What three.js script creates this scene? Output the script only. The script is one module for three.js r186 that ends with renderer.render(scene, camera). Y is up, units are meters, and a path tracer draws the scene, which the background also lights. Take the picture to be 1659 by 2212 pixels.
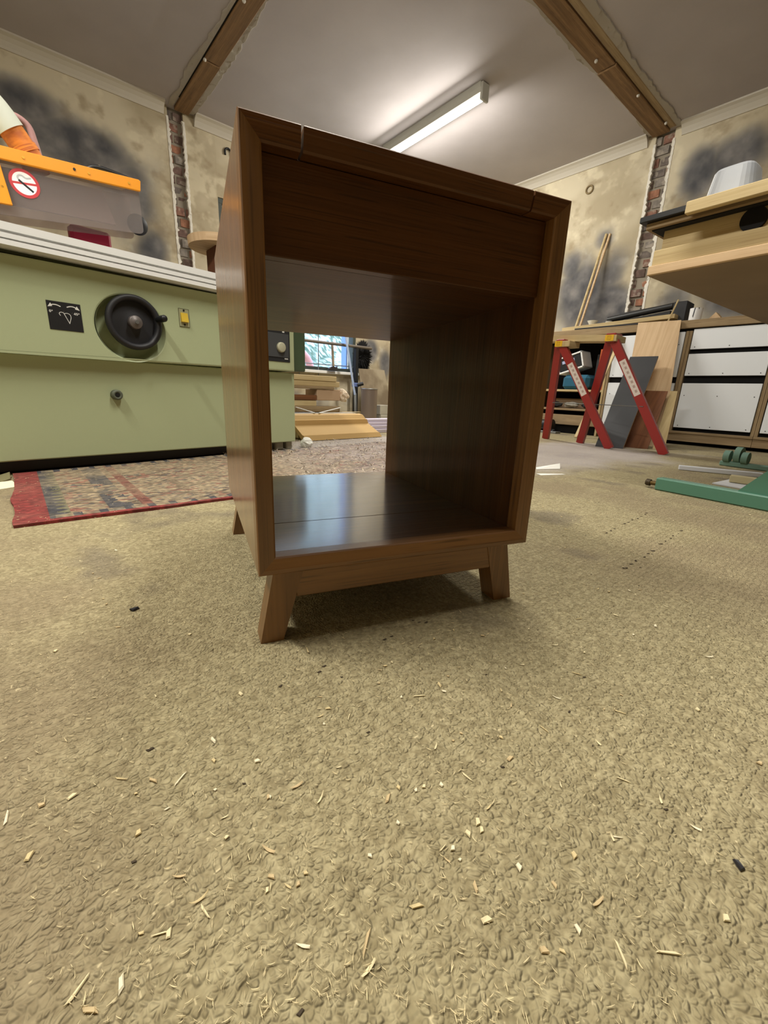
import * as THREE from 'three';
import { RectAreaLightUniformsLib } from 'three/addons/lights/RectAreaLightUniformsLib.js';
import { mergeGeometries } from 'three/addons/utils/BufferGeometryUtils.js';

// ---------------------------------------------------------------- camera, sky, lights, exposure
const scene = new THREE.Scene();
const R = (a) => (a * Math.PI) / 180;
const camera = new THREE.PerspectiveCamera(100.94, 1659 / 2212, 0.02, 60);
camera.rotation.order = 'YXZ';
camera.position.set(0, 0.3375, 0);
camera.rotation.set(R(-15.70), R(-40.8), R(2.19));
scene.add(camera);
scene.background = new THREE.Color(0.68, 0.88, 1.45);
scene.backgroundIntensity = 5.6;
const renderer = new THREE.WebGLRenderer({ antialias: true });
renderer.toneMapping = THREE.LinearToneMapping;
renderer.toneMappingExposure = 0.88;
renderer.shadowMap.enabled = true;
RectAreaLightUniformsLib.init();
const TUBE = { color: new THREE.Color(1.0, 0.96, 0.865), intensity: 400, glow: 11 };

// ---------------------------------------------------------------- helpers: random, noise, textures
function rng(seed) { let s = seed >>> 0; return () => { s = (s + 0x6d2b79f5) >>> 0; let t = Math.imul(s ^ (s >>> 15), 1 | s); t = (t + Math.imul(t ^ (t >>> 7), 61 | t)) ^ t; return ((t ^ (t >>> 14)) >>> 0) / 4294967296; }; }
const lattice = (() => { const r = rng(9), a = new Float32Array(65536); for (let i = 0; i < 65536; i++) a[i] = r(); return a; })();
function vn(x, y, px, py, s = 0) {
  const xi = Math.floor(x), yi = Math.floor(y), fx = x - xi, fy = y - yi;
  const u = fx * fx * (3 - 2 * fx), v = fy * fy * (3 - 2 * fy);
  const m = (a, p) => ((a % p) + p) % p;
  const x0 = m(xi, px), x1 = m(xi + 1, px), y0 = m(yi, py), y1 = m(yi + 1, py);
  const L = (a, b) => lattice[((a * 73 + b * 1291 + s * 7919 + ((a * b) % 97)) & 65535)];
  return (L(x0, y0) * (1 - u) + L(x1, y0) * u) * (1 - v) + (L(x0, y1) * (1 - u) + L(x1, y1) * u) * v;
}
function fbm(u, v, px, py, oct = 4, s = 0) { let a = 0, w = 0.5, t = 0; for (let i = 0; i < oct; i++) { a += w * vn(u * px, v * py, px, py, s + i); t += w; w *= 0.5; px *= 2; py *= 2; } return a / t; }
const clamp = (x, a = 0, b = 1) => Math.min(b, Math.max(a, x));
const mix = (a, b, t) => a + (b - a) * t;
const mix3 = (a, b, t) => [mix(a[0], b[0], t), mix(a[1], b[1], t), mix(a[2], b[2], t)];
const sst = (a, b, x) => { const t = clamp((x - a) / (b - a)); return t * t * (3 - 2 * t); };
function tex(w, h, fn, { srgb = true, rx = 1, ry = 1, wrap = THREE.RepeatWrapping } = {}) {
  const d = new Uint8Array(w * h * 4);
  for (let y = 0, i = 0; y < h; y++) for (let x = 0; x < w; x++, i += 4) {
    const c = fn((x + 0.5) / w, (y + 0.5) / h);
    if (typeof c === 'number') d[i] = d[i + 1] = d[i + 2] = clamp(c, 0, 1) * 255;
    else { d[i] = clamp(c[0], 0, 255); d[i + 1] = clamp(c[1], 0, 255); d[i + 2] = clamp(c[2], 0, 255); }
    d[i + 3] = 255;
  }
  const t = new THREE.DataTexture(d, w, h, THREE.RGBAFormat);
  t.wrapS = t.wrapT = wrap; t.magFilter = THREE.LinearFilter; t.minFilter = THREE.LinearMipmapLinearFilter; t.generateMipmaps = true;
  if (srgb) t.colorSpace = THREE.SRGBColorSpace;
  t.repeat.set(rx, ry); t.needsUpdate = true; return t;
}
function canvasTex(w, h, draw) {
  const c = document.createElement('canvas'); c.width = w; c.height = h; draw(c.getContext('2d'), w, h);
  const t = new THREE.CanvasTexture(c); t.colorSpace = THREE.SRGBColorSpace; return t;
}
const std = (o) => new THREE.MeshStandardMaterial({ roughness: 0.7, ...o });
const phy = (o) => new THREE.MeshPhysicalMaterial(o);

// wood: u runs along the grain (0.9 m per tile), v across (0.3 m per tile)
function woodTex(seed, light, dark, pore, poreAmt = 0.5) {
  return tex(768, 512, (u, v) => {
    const warp = (fbm(u, v, 2, 3, 3, seed) - 0.5) * 0.10;
    const ring = fbm(u, v + warp, 2, 14, 4, seed + 5);
    const streak = vn(u * 5, (v + warp * 0.4) * 90, 5, 90, seed + 11);
    const fine = vn(u * 12, v * 230, 12, 230, seed + 21);
    let c = mix3(light, dark, clamp(ring * 1.3 - 0.25 + (streak - 0.5) * 0.35));
    const p = sst(0.72, 0.95, fine) * poreAmt;
    return mix3(c, pore, p);
  }, { rx: 1 / 0.9, ry: 1 / 0.3 });
}
const W = {
  cabinet: woodTex(1, [144, 101, 54], [110, 74, 35], [72, 46, 20], 0.5),
  pine: woodTex(31, [204, 184, 140], [180, 156, 110], [152, 124, 84], 0.35),
  ply: woodTex(51, [214, 186, 148], [192, 160, 122], [170, 136, 100], 0.3),
  old: woodTex(71, [164, 142, 108], [128, 106, 76], [92, 72, 50], 0.45),
  beam: woodTex(91, [142, 110, 74], [104, 78, 50], [66, 48, 30], 0.5),
};
const woodBump = tex(512, 512, (u, v) => 0.5 + 0.3 * (vn(u * 10, v * 200, 10, 200, 3) - 0.5) + 0.35 * (fbm(u, v, 3, 12, 3, 8) - 0.5), { srgb: false, rx: 1 / 0.9, ry: 1 / 0.3 });
const M = {
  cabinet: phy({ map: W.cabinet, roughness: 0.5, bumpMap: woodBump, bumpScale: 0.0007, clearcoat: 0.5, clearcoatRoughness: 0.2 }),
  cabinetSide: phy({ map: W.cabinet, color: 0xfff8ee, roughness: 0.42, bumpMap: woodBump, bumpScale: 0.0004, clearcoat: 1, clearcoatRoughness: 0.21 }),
  innerVeneer: phy({ map: W.cabinet, color: 0xb09c86, roughness: 0.5, specularIntensity: 0.5, bumpMap: woodBump, bumpScale: 0.0008, clearcoat: 0.22, clearcoatRoughness: 0.14 }),  // veneer tint darkened further to hold the shade of the inner faces
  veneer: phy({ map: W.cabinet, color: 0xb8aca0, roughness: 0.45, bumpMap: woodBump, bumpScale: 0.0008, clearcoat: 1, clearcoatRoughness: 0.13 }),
  pine: std({ map: W.pine, roughness: 0.75 }),
  ply: std({ map: W.ply, roughness: 0.75 }),
  old: std({ map: W.old, roughness: 0.85 }),
  beam: std({ map: W.beam, roughness: 0.9 }),
  brownPly: std({ map: tex(256, 256, (u, v) => { const n = fbm(u, v, 5, 5, 5, 90); return mix3([150, 128, 102], [132, 112, 88], n); }), roughness: 0.8 }),
  mdf: std({ color: 0xb98f5a, roughness: 0.8 }),
  green: phy({ color: 0xb4be97, roughness: 0.42, clearcoat: 0.2, clearcoatRoughness: 0.4, bumpMap: tex(256, 256, (u, v) => fbm(u, v, 90, 90, 2, 4), { srgb: false, rx: 5, ry: 5 }), bumpScale: 0.0002 }),
  shadedGreen: std({ color: 0x46573f, roughness: 0.5 }),  // saw green darkened to carry the shade on the end door
  jack: phy({ color: 0x4f7f6b, roughness: 0.4, clearcoat: 0.4, clearcoatRoughness: 0.3 }),
  jackDull: std({ color: 0x6d8c7e, roughness: 0.8 }),
  black: std({ color: 0x101113, roughness: 0.5 }),
  blackMatte: std({ color: 0x0e0d0d, roughness: 0.95 }),
  softBlack: std({ color: 0x212226, roughness: 0.6 }),
  alu: std({ color: 0xf2f3f2, metalness: 0.1, roughness: 0.38 }),
  steel: std({ color: 0x8d8f8e, metalness: 0.8, roughness: 0.4 }),
  greySteel: std({ color: 0x6f6a6c, metalness: 0.3, roughness: 0.5 }),
  orange: phy({ color: 0xe8940f, roughness: 0.45, clearcoat: 0.2, clearcoatRoughness: 0.4 }),
  orangeDirty: std({ map: tex(256, 256, (u, v) => mix3([222, 132, 46], [176, 92, 34], sst(0.4, 0.75, fbm(u, v, 5, 5, 4, 77)))), roughness: 0.6 }),
  cream: std({ color: 0xd8cfa8, roughness: 0.7 }),
  hose: std({ color: 0xc4c8ba, roughness: 0.55 }),
  white: std({ color: 0xe6e6e2, roughness: 0.5 }),
  whitePaint: std({ color: 0xd9d6cf, roughness: 0.7 }),
  panel: phy({ color: 0xe9edf2, roughness: 0.45, clearcoat: 0.25, clearcoatRoughness: 0.3 }),
  red: phy({ color: 0x921f1b, roughness: 0.45, clearcoat: 0.3, clearcoatRoughness: 0.35 }),
  yellow: std({ color: 0xe0b21c, roughness: 0.55 }),
  rubber: std({ color: 0x222226, roughness: 0.55 }),
  clear: phy({ color: 0xe6dfdc, roughness: 0.18, transmission: 0.9, thickness: 0, ior: 1.49 }),
  frost: phy({ color: 0xe4e8ee, roughness: 0.4, transmission: 0.7, thickness: 0, ior: 1.49 }),
  glass: phy({ color: 0xffffff, roughness: 0.02, transmission: 1, thickness: 0, ior: 1.5 }),
  magenta: std({ color: 0x9c1438, roughness: 0.5 }),
  paper: std({ color: 0xf0efe8, roughness: 0.9, side: THREE.DoubleSide }),
  card: std({ color: 0xb79a7c, roughness: 0.9 }),
  concrete: std({ map: tex(256, 256, (u, v) => { const n = fbm(u, v, 6, 6, 5, 12); return [140 + n * 50, 136 + n * 48, 124 + n * 44]; }), roughness: 0.95 }),
  sheet: std({ map: tex(256, 256, (u, v) => { const n = fbm(u, v, 4, 4, 5, 19); return mix3([150, 138, 116], [112, 98, 78], sst(0.35, 0.7, n)); }), roughness: 0.9, }),
  shaving: std({ color: 0xd8c596, roughness: 0.85, side: THREE.DoubleSide }),
};

// ---------------------------------------------------------------- helpers: geometry
// triplanar uv in metres; g is the grain axis (0 x, 1 y, 2 z)
function uvTri(geo, g = 0, off = [0, 0]) {
  const G = geo.index ? geo.toNonIndexed() : geo; if (!G.attributes.normal) G.computeVertexNormals();
  const p = G.attributes.position, uv = new Float32Array(p.count * 2), a = new THREE.Vector3(), b = new THREE.Vector3(), c = new THREE.Vector3();
  for (let i = 0; i < p.count; i += 3) {
    a.fromBufferAttribute(p, i); b.fromBufferAttribute(p, i + 1); c.fromBufferAttribute(p, i + 2);
    const n = b.clone().sub(a).cross(c.clone().sub(a)), q = [Math.abs(n.x), Math.abs(n.y), Math.abs(n.z)];
    const k = q.indexOf(Math.max(...q)), others = [0, 1, 2].filter((t) => t !== k);
    const ua = others.includes(g) ? g : others[0], va = others.find((t) => t !== ua);
    [a, b, c].forEach((v, j) => { const e = [v.x, v.y, v.z]; uv[(i + j) * 2] = e[ua] + off[0] + k * 0.13; uv[(i + j) * 2 + 1] = e[va] + off[1] + k * 0.17; });
  }
  G.setAttribute('uv', new THREE.BufferAttribute(uv, 2)); return G;
}
// convex solid from 8 corners (bottom ring 0-3, top ring 4-7), flat faces
function hexa(P) {
  const F = [[0, 1, 2, 3], [7, 6, 5, 4], [0, 4, 5, 1], [1, 5, 6, 2], [2, 6, 7, 3], [3, 7, 4, 0]], v = [];
  for (const [a, b, c, d] of F) for (const k of [a, c, b, a, d, c]) v.push(...P[k]);
  const g = new THREE.BufferGeometry(); g.setAttribute('position', new THREE.Float32BufferAttribute(v, 3));
  // orient outwards
  const ctr = P.reduce((s, p) => [s[0] + p[0] / 8, s[1] + p[1] / 8, s[2] + p[2] / 8], [0, 0, 0]);
  const A = g.attributes.position, a = new THREE.Vector3(), b = new THREE.Vector3(), c = new THREE.Vector3(), o = new THREE.Vector3(...ctr);
  for (let i = 0; i < A.count; i += 3) {
    a.fromBufferAttribute(A, i); b.fromBufferAttribute(A, i + 1); c.fromBufferAttribute(A, i + 2);
    if (b.clone().sub(a).cross(c.clone().sub(a)).dot(a.clone().sub(o)) < 0) { A.setXYZ(i + 1, c.x, c.y, c.z); A.setXYZ(i + 2, b.x, b.y, b.z); }
  }
  g.computeVertexNormals(); return g;
}
// chamfered box, 44 triangles, between two corners
function cbox(x0, x1, y0, y1, z0, z1, c = 0.0015) {
  const C = [(x0 + x1) / 2, (y0 + y1) / 2, (z0 + z1) / 2], H = [Math.abs(x1 - x0) / 2, Math.abs(y1 - y0) / 2, Math.abs(z1 - z0) / 2];
  c = Math.min(c, Math.min(...H) * 0.45); const v = [];
  const pt = (s, k) => s.map((t, i) => C[i] + t * (H[i] - (i === k ? 0 : c)));
  const tri = (a, b, d) => { const n = new THREE.Vector3(b[0] - a[0], b[1] - a[1], b[2] - a[2]).cross(new THREE.Vector3(d[0] - a[0], d[1] - a[1], d[2] - a[2])); const o = new THREE.Vector3(a[0] - C[0], a[1] - C[1], a[2] - C[2]); n.dot(o) < 0 ? v.push(...a, ...d, ...b) : v.push(...a, ...b, ...d); };
  const quad = (a, b, d, e) => { tri(a, b, d); tri(a, d, e); };
  for (let k = 0; k < 3; k++) { const i = (k + 1) % 3, j = (k + 2) % 3; for (const s of [-1, 1]) { const q = [[-1, -1], [1, -1], [1, 1], [-1, 1]].map(([a, b]) => { const t = [0, 0, 0]; t[k] = s; t[i] = a; t[j] = b; return pt(t, k); }); quad(...q); } }
  for (let k = 0; k < 3; k++) { const i = (k + 1) % 3, j = (k + 2) % 3; for (const a of [-1, 1]) for (const b of [-1, 1]) { const mk = (s, f) => { const t = [0, 0, 0]; t[k] = s; t[i] = a; t[j] = b; return pt(t, f); }; quad(mk(-1, i), mk(1, i), mk(1, j), mk(-1, j)); } }
  for (const a of [-1, 1]) for (const b of [-1, 1]) for (const d of [-1, 1]) { const t = [a, b, d]; tri(pt(t, 0), pt(t, 1), pt(t, 2)); }
  const g = new THREE.BufferGeometry(); g.setAttribute('position', new THREE.Float32BufferAttribute(v, 3)); g.computeVertexNormals(); return g;
}
let offN = 0; const nextOff = () => { offN++; return [(offN * 0.377) % 3, (offN * 0.619) % 3]; };
function shadow(o) { o.traverse((m) => { if (m.isMesh) { m.castShadow = true; m.receiveShadow = true; } }); return o; }
const used = new Map();
function numbered(n) { const k = used.get(n) ?? 0; used.set(n, k + 1); return k ? n + '_' + String(k).padStart(3, '0') : n; }
function mesh(name, geo, mat, parent) { const m = new THREE.Mesh(geo, mat); m.name = name; m.castShadow = m.receiveShadow = true; if (parent) { const k = parent.children.filter((c) => c.name.replace(/_\d{3}$/, '') === name).length; if (k) m.name = name + '_' + String(k).padStart(3, '0'); parent.add(m); } return m; }
function tag(o, label, category, group, kind) { if (label) o.userData.label = label; if (category) o.userData.category = category; if (group) o.userData.group = group; if (kind) o.userData.kind = kind; return o; }
function thing(name, label, category, pos = [0, 0, 0], turn = 0, group) { const o = new THREE.Group(); o.name = numbered(name); o.position.set(...pos); o.rotation.y = turn; scene.add(o); return tag(o, label, category, group); }
function structure(name, label) { const o = new THREE.Group(); o.name = numbered(name); scene.add(o); o.userData.kind = 'structure'; if (label) o.userData.label = label; return o; }
const box = (parent, name, mat, x, y, z, { c = 0.0015, g = 0 } = {}) => mesh(name, uvTri(cbox(x[0], x[1], y[0], y[1], z[0], z[1], c), g, nextOff()), mat, parent);
function single(name, geo, mat, label, category, pos = [0, 0, 0], turn = 0, group) { const m = mesh(numbered(name), geo, mat); m.position.set(...pos); m.rotation.y = turn; scene.add(m); return tag(m, label, category, group); }
function extrude(pts, depth, bevel = 0, holes = []) {
  const s = pts instanceof THREE.Shape ? pts : new THREE.Shape(pts.map(([x, y]) => new THREE.Vector2(x, y)));
  for (const h of holes) s.holes.push(h);
  return new THREE.ExtrudeGeometry(s, { depth, bevelEnabled: bevel > 0, bevelThickness: bevel, bevelSize: bevel, bevelOffset: -bevel, bevelSegments: 2, curveSegments: 40 });
}
const tube = (pts, r, seg = 24, rad = 10, closed = false) => new THREE.TubeGeometry(new THREE.CatmullRomCurve3(pts.map((p) => new THREE.Vector3(...p)), closed), seg, r, rad, closed);
function bar(a, b, w, h, up = [0, 1, 0]) { // box bar from a to b
  const A = new THREE.Vector3(...a), B = new THREE.Vector3(...b), d = B.clone().sub(A), L = d.length(); d.normalize();
  const X = new THREE.Vector3(...up).cross(d).normalize(), Y = d.clone().cross(X);
  const g = cbox(-w / 2, w / 2, -h / 2, h / 2, 0, L, 0.002); const u = uvTri(g, 2, nextOff());
  u.applyMatrix4(new THREE.Matrix4().makeBasis(X, Y, d).setPosition(A)); return u;
}
function rod(a, b, r, seg = 12) { const A = new THREE.Vector3(...a), B = new THREE.Vector3(...b), d = B.clone().sub(A); const g = new THREE.CylinderGeometry(r, r, d.length(), seg); g.translate(0, d.length() / 2, 0); g.applyQuaternion(new THREE.Quaternion().setFromUnitVectors(new THREE.Vector3(0, 1, 0), d.normalize())); g.translate(...a); return g; }
// slab: front quad corners (bl, br, tr, tl) and thickness pushed away along the normal
function slab(q, t) { const V = q.map((p) => new THREE.Vector3(...p)); const n = V[1].clone().sub(V[0]).cross(V[3].clone().sub(V[0])).normalize().multiplyScalar(-t); return hexa([...q, ...V.map((v) => v.clone().add(n).toArray())]); }

// ---------------------------------------------------------------- setting: floor
const HC = 2.75, XR = 4.94, ZL = -4.85, XB = -3.2, ZB = 4.0;
{
  const fl = structure('floor', 'worn beige looped carpet with sawdust and dark worn spots');
  const S = 1.7;
  const carpet = (u, v) => {
    const loops = vn(u * 560, v * 560, 560, 560, 2), l2 = vn(u * 240, v * 220, 240, 220, 3);
    const patch = fbm(u, v, 4, 4, 6, 14), stain = fbm(u, v, 8, 8, 4, 25);
    let c = mix3([134, 122, 90], [184, 172, 135], clamp(loops * 0.7 + l2 * 0.45 - 0.05));
    c = mix3(c, [132, 116, 92], sst(0.52, 0.78, patch) * 0.5);
    c = mix3(c, [112, 102, 86], sst(0.60, 0.78, stain) * 0.6);
    const fleck = vn(u * 430, v * 430, 430, 430, 7);
    if (fleck > 0.962) c = mix3(c, [226, 210, 168], 0.75);
    if (fleck < 0.018) c = mix3(c, [70, 60, 46], 0.6);
    return c;
  };
  const col = tex(2048, 2048, carpet, { rx: 1 / S, ry: 1 / S });
  // bluish daylight glare, with some dust, is painted into the far carpet as grey-violet
  const FX = XR + 0.2 - XB, FZ = ZB - ZL + 0.2;
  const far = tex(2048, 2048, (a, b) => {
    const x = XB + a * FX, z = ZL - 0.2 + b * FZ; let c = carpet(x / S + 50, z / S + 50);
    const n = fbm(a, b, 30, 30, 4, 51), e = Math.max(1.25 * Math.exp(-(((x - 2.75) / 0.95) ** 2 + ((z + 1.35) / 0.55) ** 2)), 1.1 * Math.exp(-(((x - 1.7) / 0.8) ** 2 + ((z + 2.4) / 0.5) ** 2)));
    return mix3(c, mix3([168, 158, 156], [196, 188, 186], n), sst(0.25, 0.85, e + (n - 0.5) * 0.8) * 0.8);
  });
  const B = 0.83;
  const NC = 196, cr = rng(66), cells = []; for (let k = 0; k < NC * NC; k++) cells.push([cr(), cr(), 0.35 + cr() * 0.65]);
  const bump = tex(1024, 1024, (u, v) => {
    const wx = (fbm(u, v, 40, 40, 3, 41) - 0.5) * 0.016, wy = (fbm(u, v, 40, 40, 3, 44) - 0.5) * 0.016;
    const X = (u + wx) * NC, Y = (v + wy) * NC, xi = Math.floor(X), yi = Math.floor(Y); let f1 = 9, f2 = 9, hh = 0;
    for (let a = -1; a <= 1; a++) for (let b = -1; b <= 1; b++) { const c = cells[(((xi + a) % NC + NC) % NC) * NC + (((yi + b) % NC) + NC) % NC], dx = xi + a + c[0] - X, dy = (yi + b + c[1] - Y) * 1.25, d = dx * dx + dy * dy; if (d < f1) { f2 = f1; f1 = d; hh = c[2]; } else if (d < f2) f2 = d; }
    const edge = sst(0, 0.55, Math.sqrt(f2) - Math.sqrt(f1)), fine = vn(u * 330, v * 360, 330, 360, 6), big = fbm(u, v, 26, 30, 4, 9);
    const rib = 0.5 + 0.5 * Math.cos(6.2831853 * (v + wy * 0.7) * 84); return 0.36 * edge * hh + 0.18 * fine + 0.32 * big + 0.14 * rib;
  }, { srgb: false, rx: 1 / B, ry: 1 / B });
  const nx = [-1.3, 1.75], nz = [-1.27, 1.2];
  mesh('carpet', uvTri(cbox(nx[0], nx[1], -0.12, 0, nz[0], nz[1], 0.0001), 0), std({ map: col, roughness: 1, bumpMap: bump, bumpScale: 0.0062 }), fl);
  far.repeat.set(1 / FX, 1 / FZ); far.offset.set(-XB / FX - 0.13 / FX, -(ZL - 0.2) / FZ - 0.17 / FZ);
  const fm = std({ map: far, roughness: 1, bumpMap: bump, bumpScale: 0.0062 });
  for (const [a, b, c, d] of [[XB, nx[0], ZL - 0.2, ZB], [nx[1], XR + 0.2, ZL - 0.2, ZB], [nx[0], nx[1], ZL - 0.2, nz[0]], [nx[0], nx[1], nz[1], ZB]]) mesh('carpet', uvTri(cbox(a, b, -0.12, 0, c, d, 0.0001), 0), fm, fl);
}
// ---------------------------------------------------------------- setting: walls with plaster, soot, brick strips
function plasterTex(len, x0, blobs, seed, dir = 1) {
  const w = 1536, h = 512;
  return tex(w, h, (u, v) => {
    const x = x0 + u * len, y = v * HC;
    const n = fbm(u, v, Math.round(len * 2), 6, 5, seed), n2 = fbm(u, v, Math.round(len * 9), 24, 4, seed + 9), n3 = fbm(u, v, Math.round(len * 3), 9, 4, seed + 3);
    let c = mix3([206, 195, 170], [174, 161, 135], sst(0.35, 0.7, n));
    c = mix3(c, [228, 218, 190], sst(0.55, 0.75, n2) * 0.5);
    c = mix3(c, [136, 118, 92], sst(0.56, 0.82, fbm(u, v, Math.round(len * 8), 24, 5, seed + 15)) * 0.45);
    let s = 0; for (const [bx, by, rx, ry, k] of blobs) { const dx = (x - bx) / rx, dy = (y - by) / ry; s = Math.max(s, k * Math.exp(-(dx * dx + dy * dy))); }
    s = sst(0.16, 0.85, s + (n3 - 0.5) * 0.6 + (n2 - 0.5) * 0.35);
    c = mix3(c, mix3([70, 71, 77], [138, 134, 132], clamp(n2 * 1.5 - 0.35)), s * 0.93);
    return c;
  }, { wrap: THREE.ClampToEdgeWrapping });
}
const plasterBump = tex(512, 512, (u, v) => 0.6 * fbm(u, v, 7, 7, 5, 33) + 0.4 * sst(0.45, 0.6, fbm(u, v, 12, 12, 4, 35)), { srgb: false, rx: 0.7, ry: 0.7 });
const brickMats = [[128, 92, 78], [112, 88, 80], [108, 98, 92], [146, 102, 80], [128, 120, 112], [98, 80, 72]].map((c, i) => std({ map: tex(64, 64, (u, v) => { const n = fbm(u, v, 6, 6, 4, 60 + i); const k = 0.75 + n * 0.5; return mix3([c[0] * k, c[1] * k, c[2] * k], [170, 160, 146], sst(0.6, 0.75, fbm(u, v, 4, 4, 3, 80 + i)) * 0.6); }), roughness: 0.95 }));
const mortar = std({ color: 0x8f8678, roughness: 1 }), plasterEdge = std({ color: 0xe2ddd2, roughness: 0.95, bumpMap: plasterBump, bumpScale: 0.02 });
// wall pieces are given in wall coordinates: s along the wall, y up, depth d behind the face; place() turns them into the room
function wallPieces(wall, mat, rects, len, s0, place, sign) {
  for (const [a, b, y0, y1] of rects) {
    const g = cbox(a, b, y0, y1, -0.2, 0, 0.0005), p = g.attributes.position, uv = new Float32Array(p.count * 2);
    for (let i = 0; i < p.count; i++) { uv[i * 2] = (p.getX(i) - s0) / len; uv[i * 2 + 1] = p.getY(i) / HC; }
    g.setAttribute('uv', new THREE.BufferAttribute(uv, 2)); place(g); mesh('plaster', g, mat, wall);
  }
}
function brickStrip(wall, a, b, place, seed) {
  const r = rng(seed), back = cbox(a - 0.03, b + 0.03, 0, HC, -0.2, -0.034, 0.001); place(back); mesh('mortar', back, mortar, wall);
  let y = 0.01, row = 0;
  while (y < HC - 0.03) {
    const h = 0.066 + r() * 0.012, cut = row % 2 ? a + (b - a) * (0.25 + r() * 0.2) : a + (b - a) * (0.7 + r() * 0.2);
    for (const [p, q] of [[a - 0.02, cut - 0.005], [cut + 0.005, b + 0.02]]) {
      const z = -0.036 + r() * 0.022, t = (r() - 0.5) * 0.008;
      const g = hexa([[p, y + t, -0.06], [q, y - t, -0.06], [q, y + h, -0.06], [p, y + h - t, -0.06], [p + 0.004, y + 0.004 + t, z + (r() - 0.5) * 0.016], [q - 0.004, y + 0.004 - t, z + (r() - 0.5) * 0.016], [q - 0.005, y + h - 0.005, z + (r() - 0.5) * 0.016], [p + 0.004, y + h - 0.005 - t, z + (r() - 0.5) * 0.016]]);
      const G = uvTri(g, 0, [r() * 5, r() * 5]); G.attributes.uv.array.forEach((e, i, A) => { A[i] = e * 6; }); place(G);
      mesh('brick', G, brickMats[Math.floor(r() * brickMats.length)], wall);
    }
    y += h + 0.01 + r() * 0.006; row++;
  }
  // broken white plaster edges on both sides of the strip
  for (const [e, dir] of [[a, -1], [b, 1]]) {
    const L = [], Rr = []; for (let yy = 0; yy <= HC - 0.07; yy += 0.017) { L.push([e + dir * (0.010 + r() * 0.006), yy]); Rr.push([e - dir * (0.006 + r() * r() * 0.022), yy + r() * 0.008]); }
    let pts = [...L, ...Rr.reverse()]; if (dir < 0) pts = pts.reverse();
    const g = extrude(pts, 0.03, 0.002); g.translate(0, 0, -0.028); const G = uvTri(g, 1); place(G); mesh('plaster_edge', G, plasterEdge, wall);
  }
}
{
  const len = XR + 0.2 - XB, placeL = (g) => g.translate(0, 0, ZL);
  const m = std({ map: plasterTex(len, XB, [[0.72, 2.20, 0.48, 0.22, 1.15], [0.38, 2.38, 0.32, 0.18, 1.0], [1.04, 1.95, 0.22, 0.32, 1.1], [1.2, 1.55, 0.16, 0.22, 0.9], [-0.2, 2.2, 0.5, 0.3, 0.8], [3.83, 0.88, 0.13, 0.16, 1.0], [4.1, 0.75, 0.12, 0.2, 0.9], [2.7, 0.2, 0.8, 0.2, 0.6]], 5), roughness: 0.95, bumpMap: plasterBump, bumpScale: 0.012 });
  const wl = structure('wall_left', 'old beige plaster wall with soot patches and an exposed brick strip');
  wallPieces(wl, m, [[XB, 1.43, 0, HC], [1.565, 1.845, 0, HC], [3.58, XR + 0.2, 0, HC], [1.845, 3.58, 0, 0.585], [1.845, 3.58, 2.156, HC]], len, XB, placeL);
  brickStrip(wl, 1.43, 1.565, placeL, 21);
  const len2 = ZB - ZL, placeR = (g) => { g.rotateY(-Math.PI / 2); g.translate(XR, 0, 0); };   // s = +z ... wall faces -x
  const m2 = std({ map: plasterTex(len2, ZL, [[-2.55, 1.45, 0.30, 0.42, 1.15], [-2.25, 1.30, 0.34, 0.32, 1.1], [-2.25, 1.62, 0.2, 0.3, 0.8], [-2.68, 1.75, 0.14, 0.2, 0.9], [-2.37, 1.95, 0.12, 0.12, 0.8], [-1.62, 2.32, 0.17, 0.22, 1.0], [-1.35, 2.36, 0.25, 0.2, 1.0], [-1.0, 1.3, 0.6, 0.3, 0.9], [-1.6, 1.3, 0.2, 0.2, 0.8]], 8), roughness: 0.95, bumpMap: plasterBump, bumpScale: 0.012 });
  const wr = structure('wall_right', 'old beige plaster wall with soot patches behind the white cupboards');
  wallPieces(wr, m2, [[ZL, -2.035, 0, HC], [-1.88, ZB, 0, HC]], len2, ZL, placeR);
  brickStrip(wr, -2.035, -1.88, placeR, 22);
  const plain = std({ color: 0xb8a888, roughness: 0.95 });
  const wb = structure('wall_back'); mesh('plaster', cbox(XB - 0.2, XR + 0.2, 0, HC, ZB, ZB + 0.2, 0.001), plain, wb);
  const wf = structure('wall_front'); mesh('plaster', cbox(XB - 0.2, XB, 0, HC, ZL - 0.2, ZB, 0.001), plain, wf);
}
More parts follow.
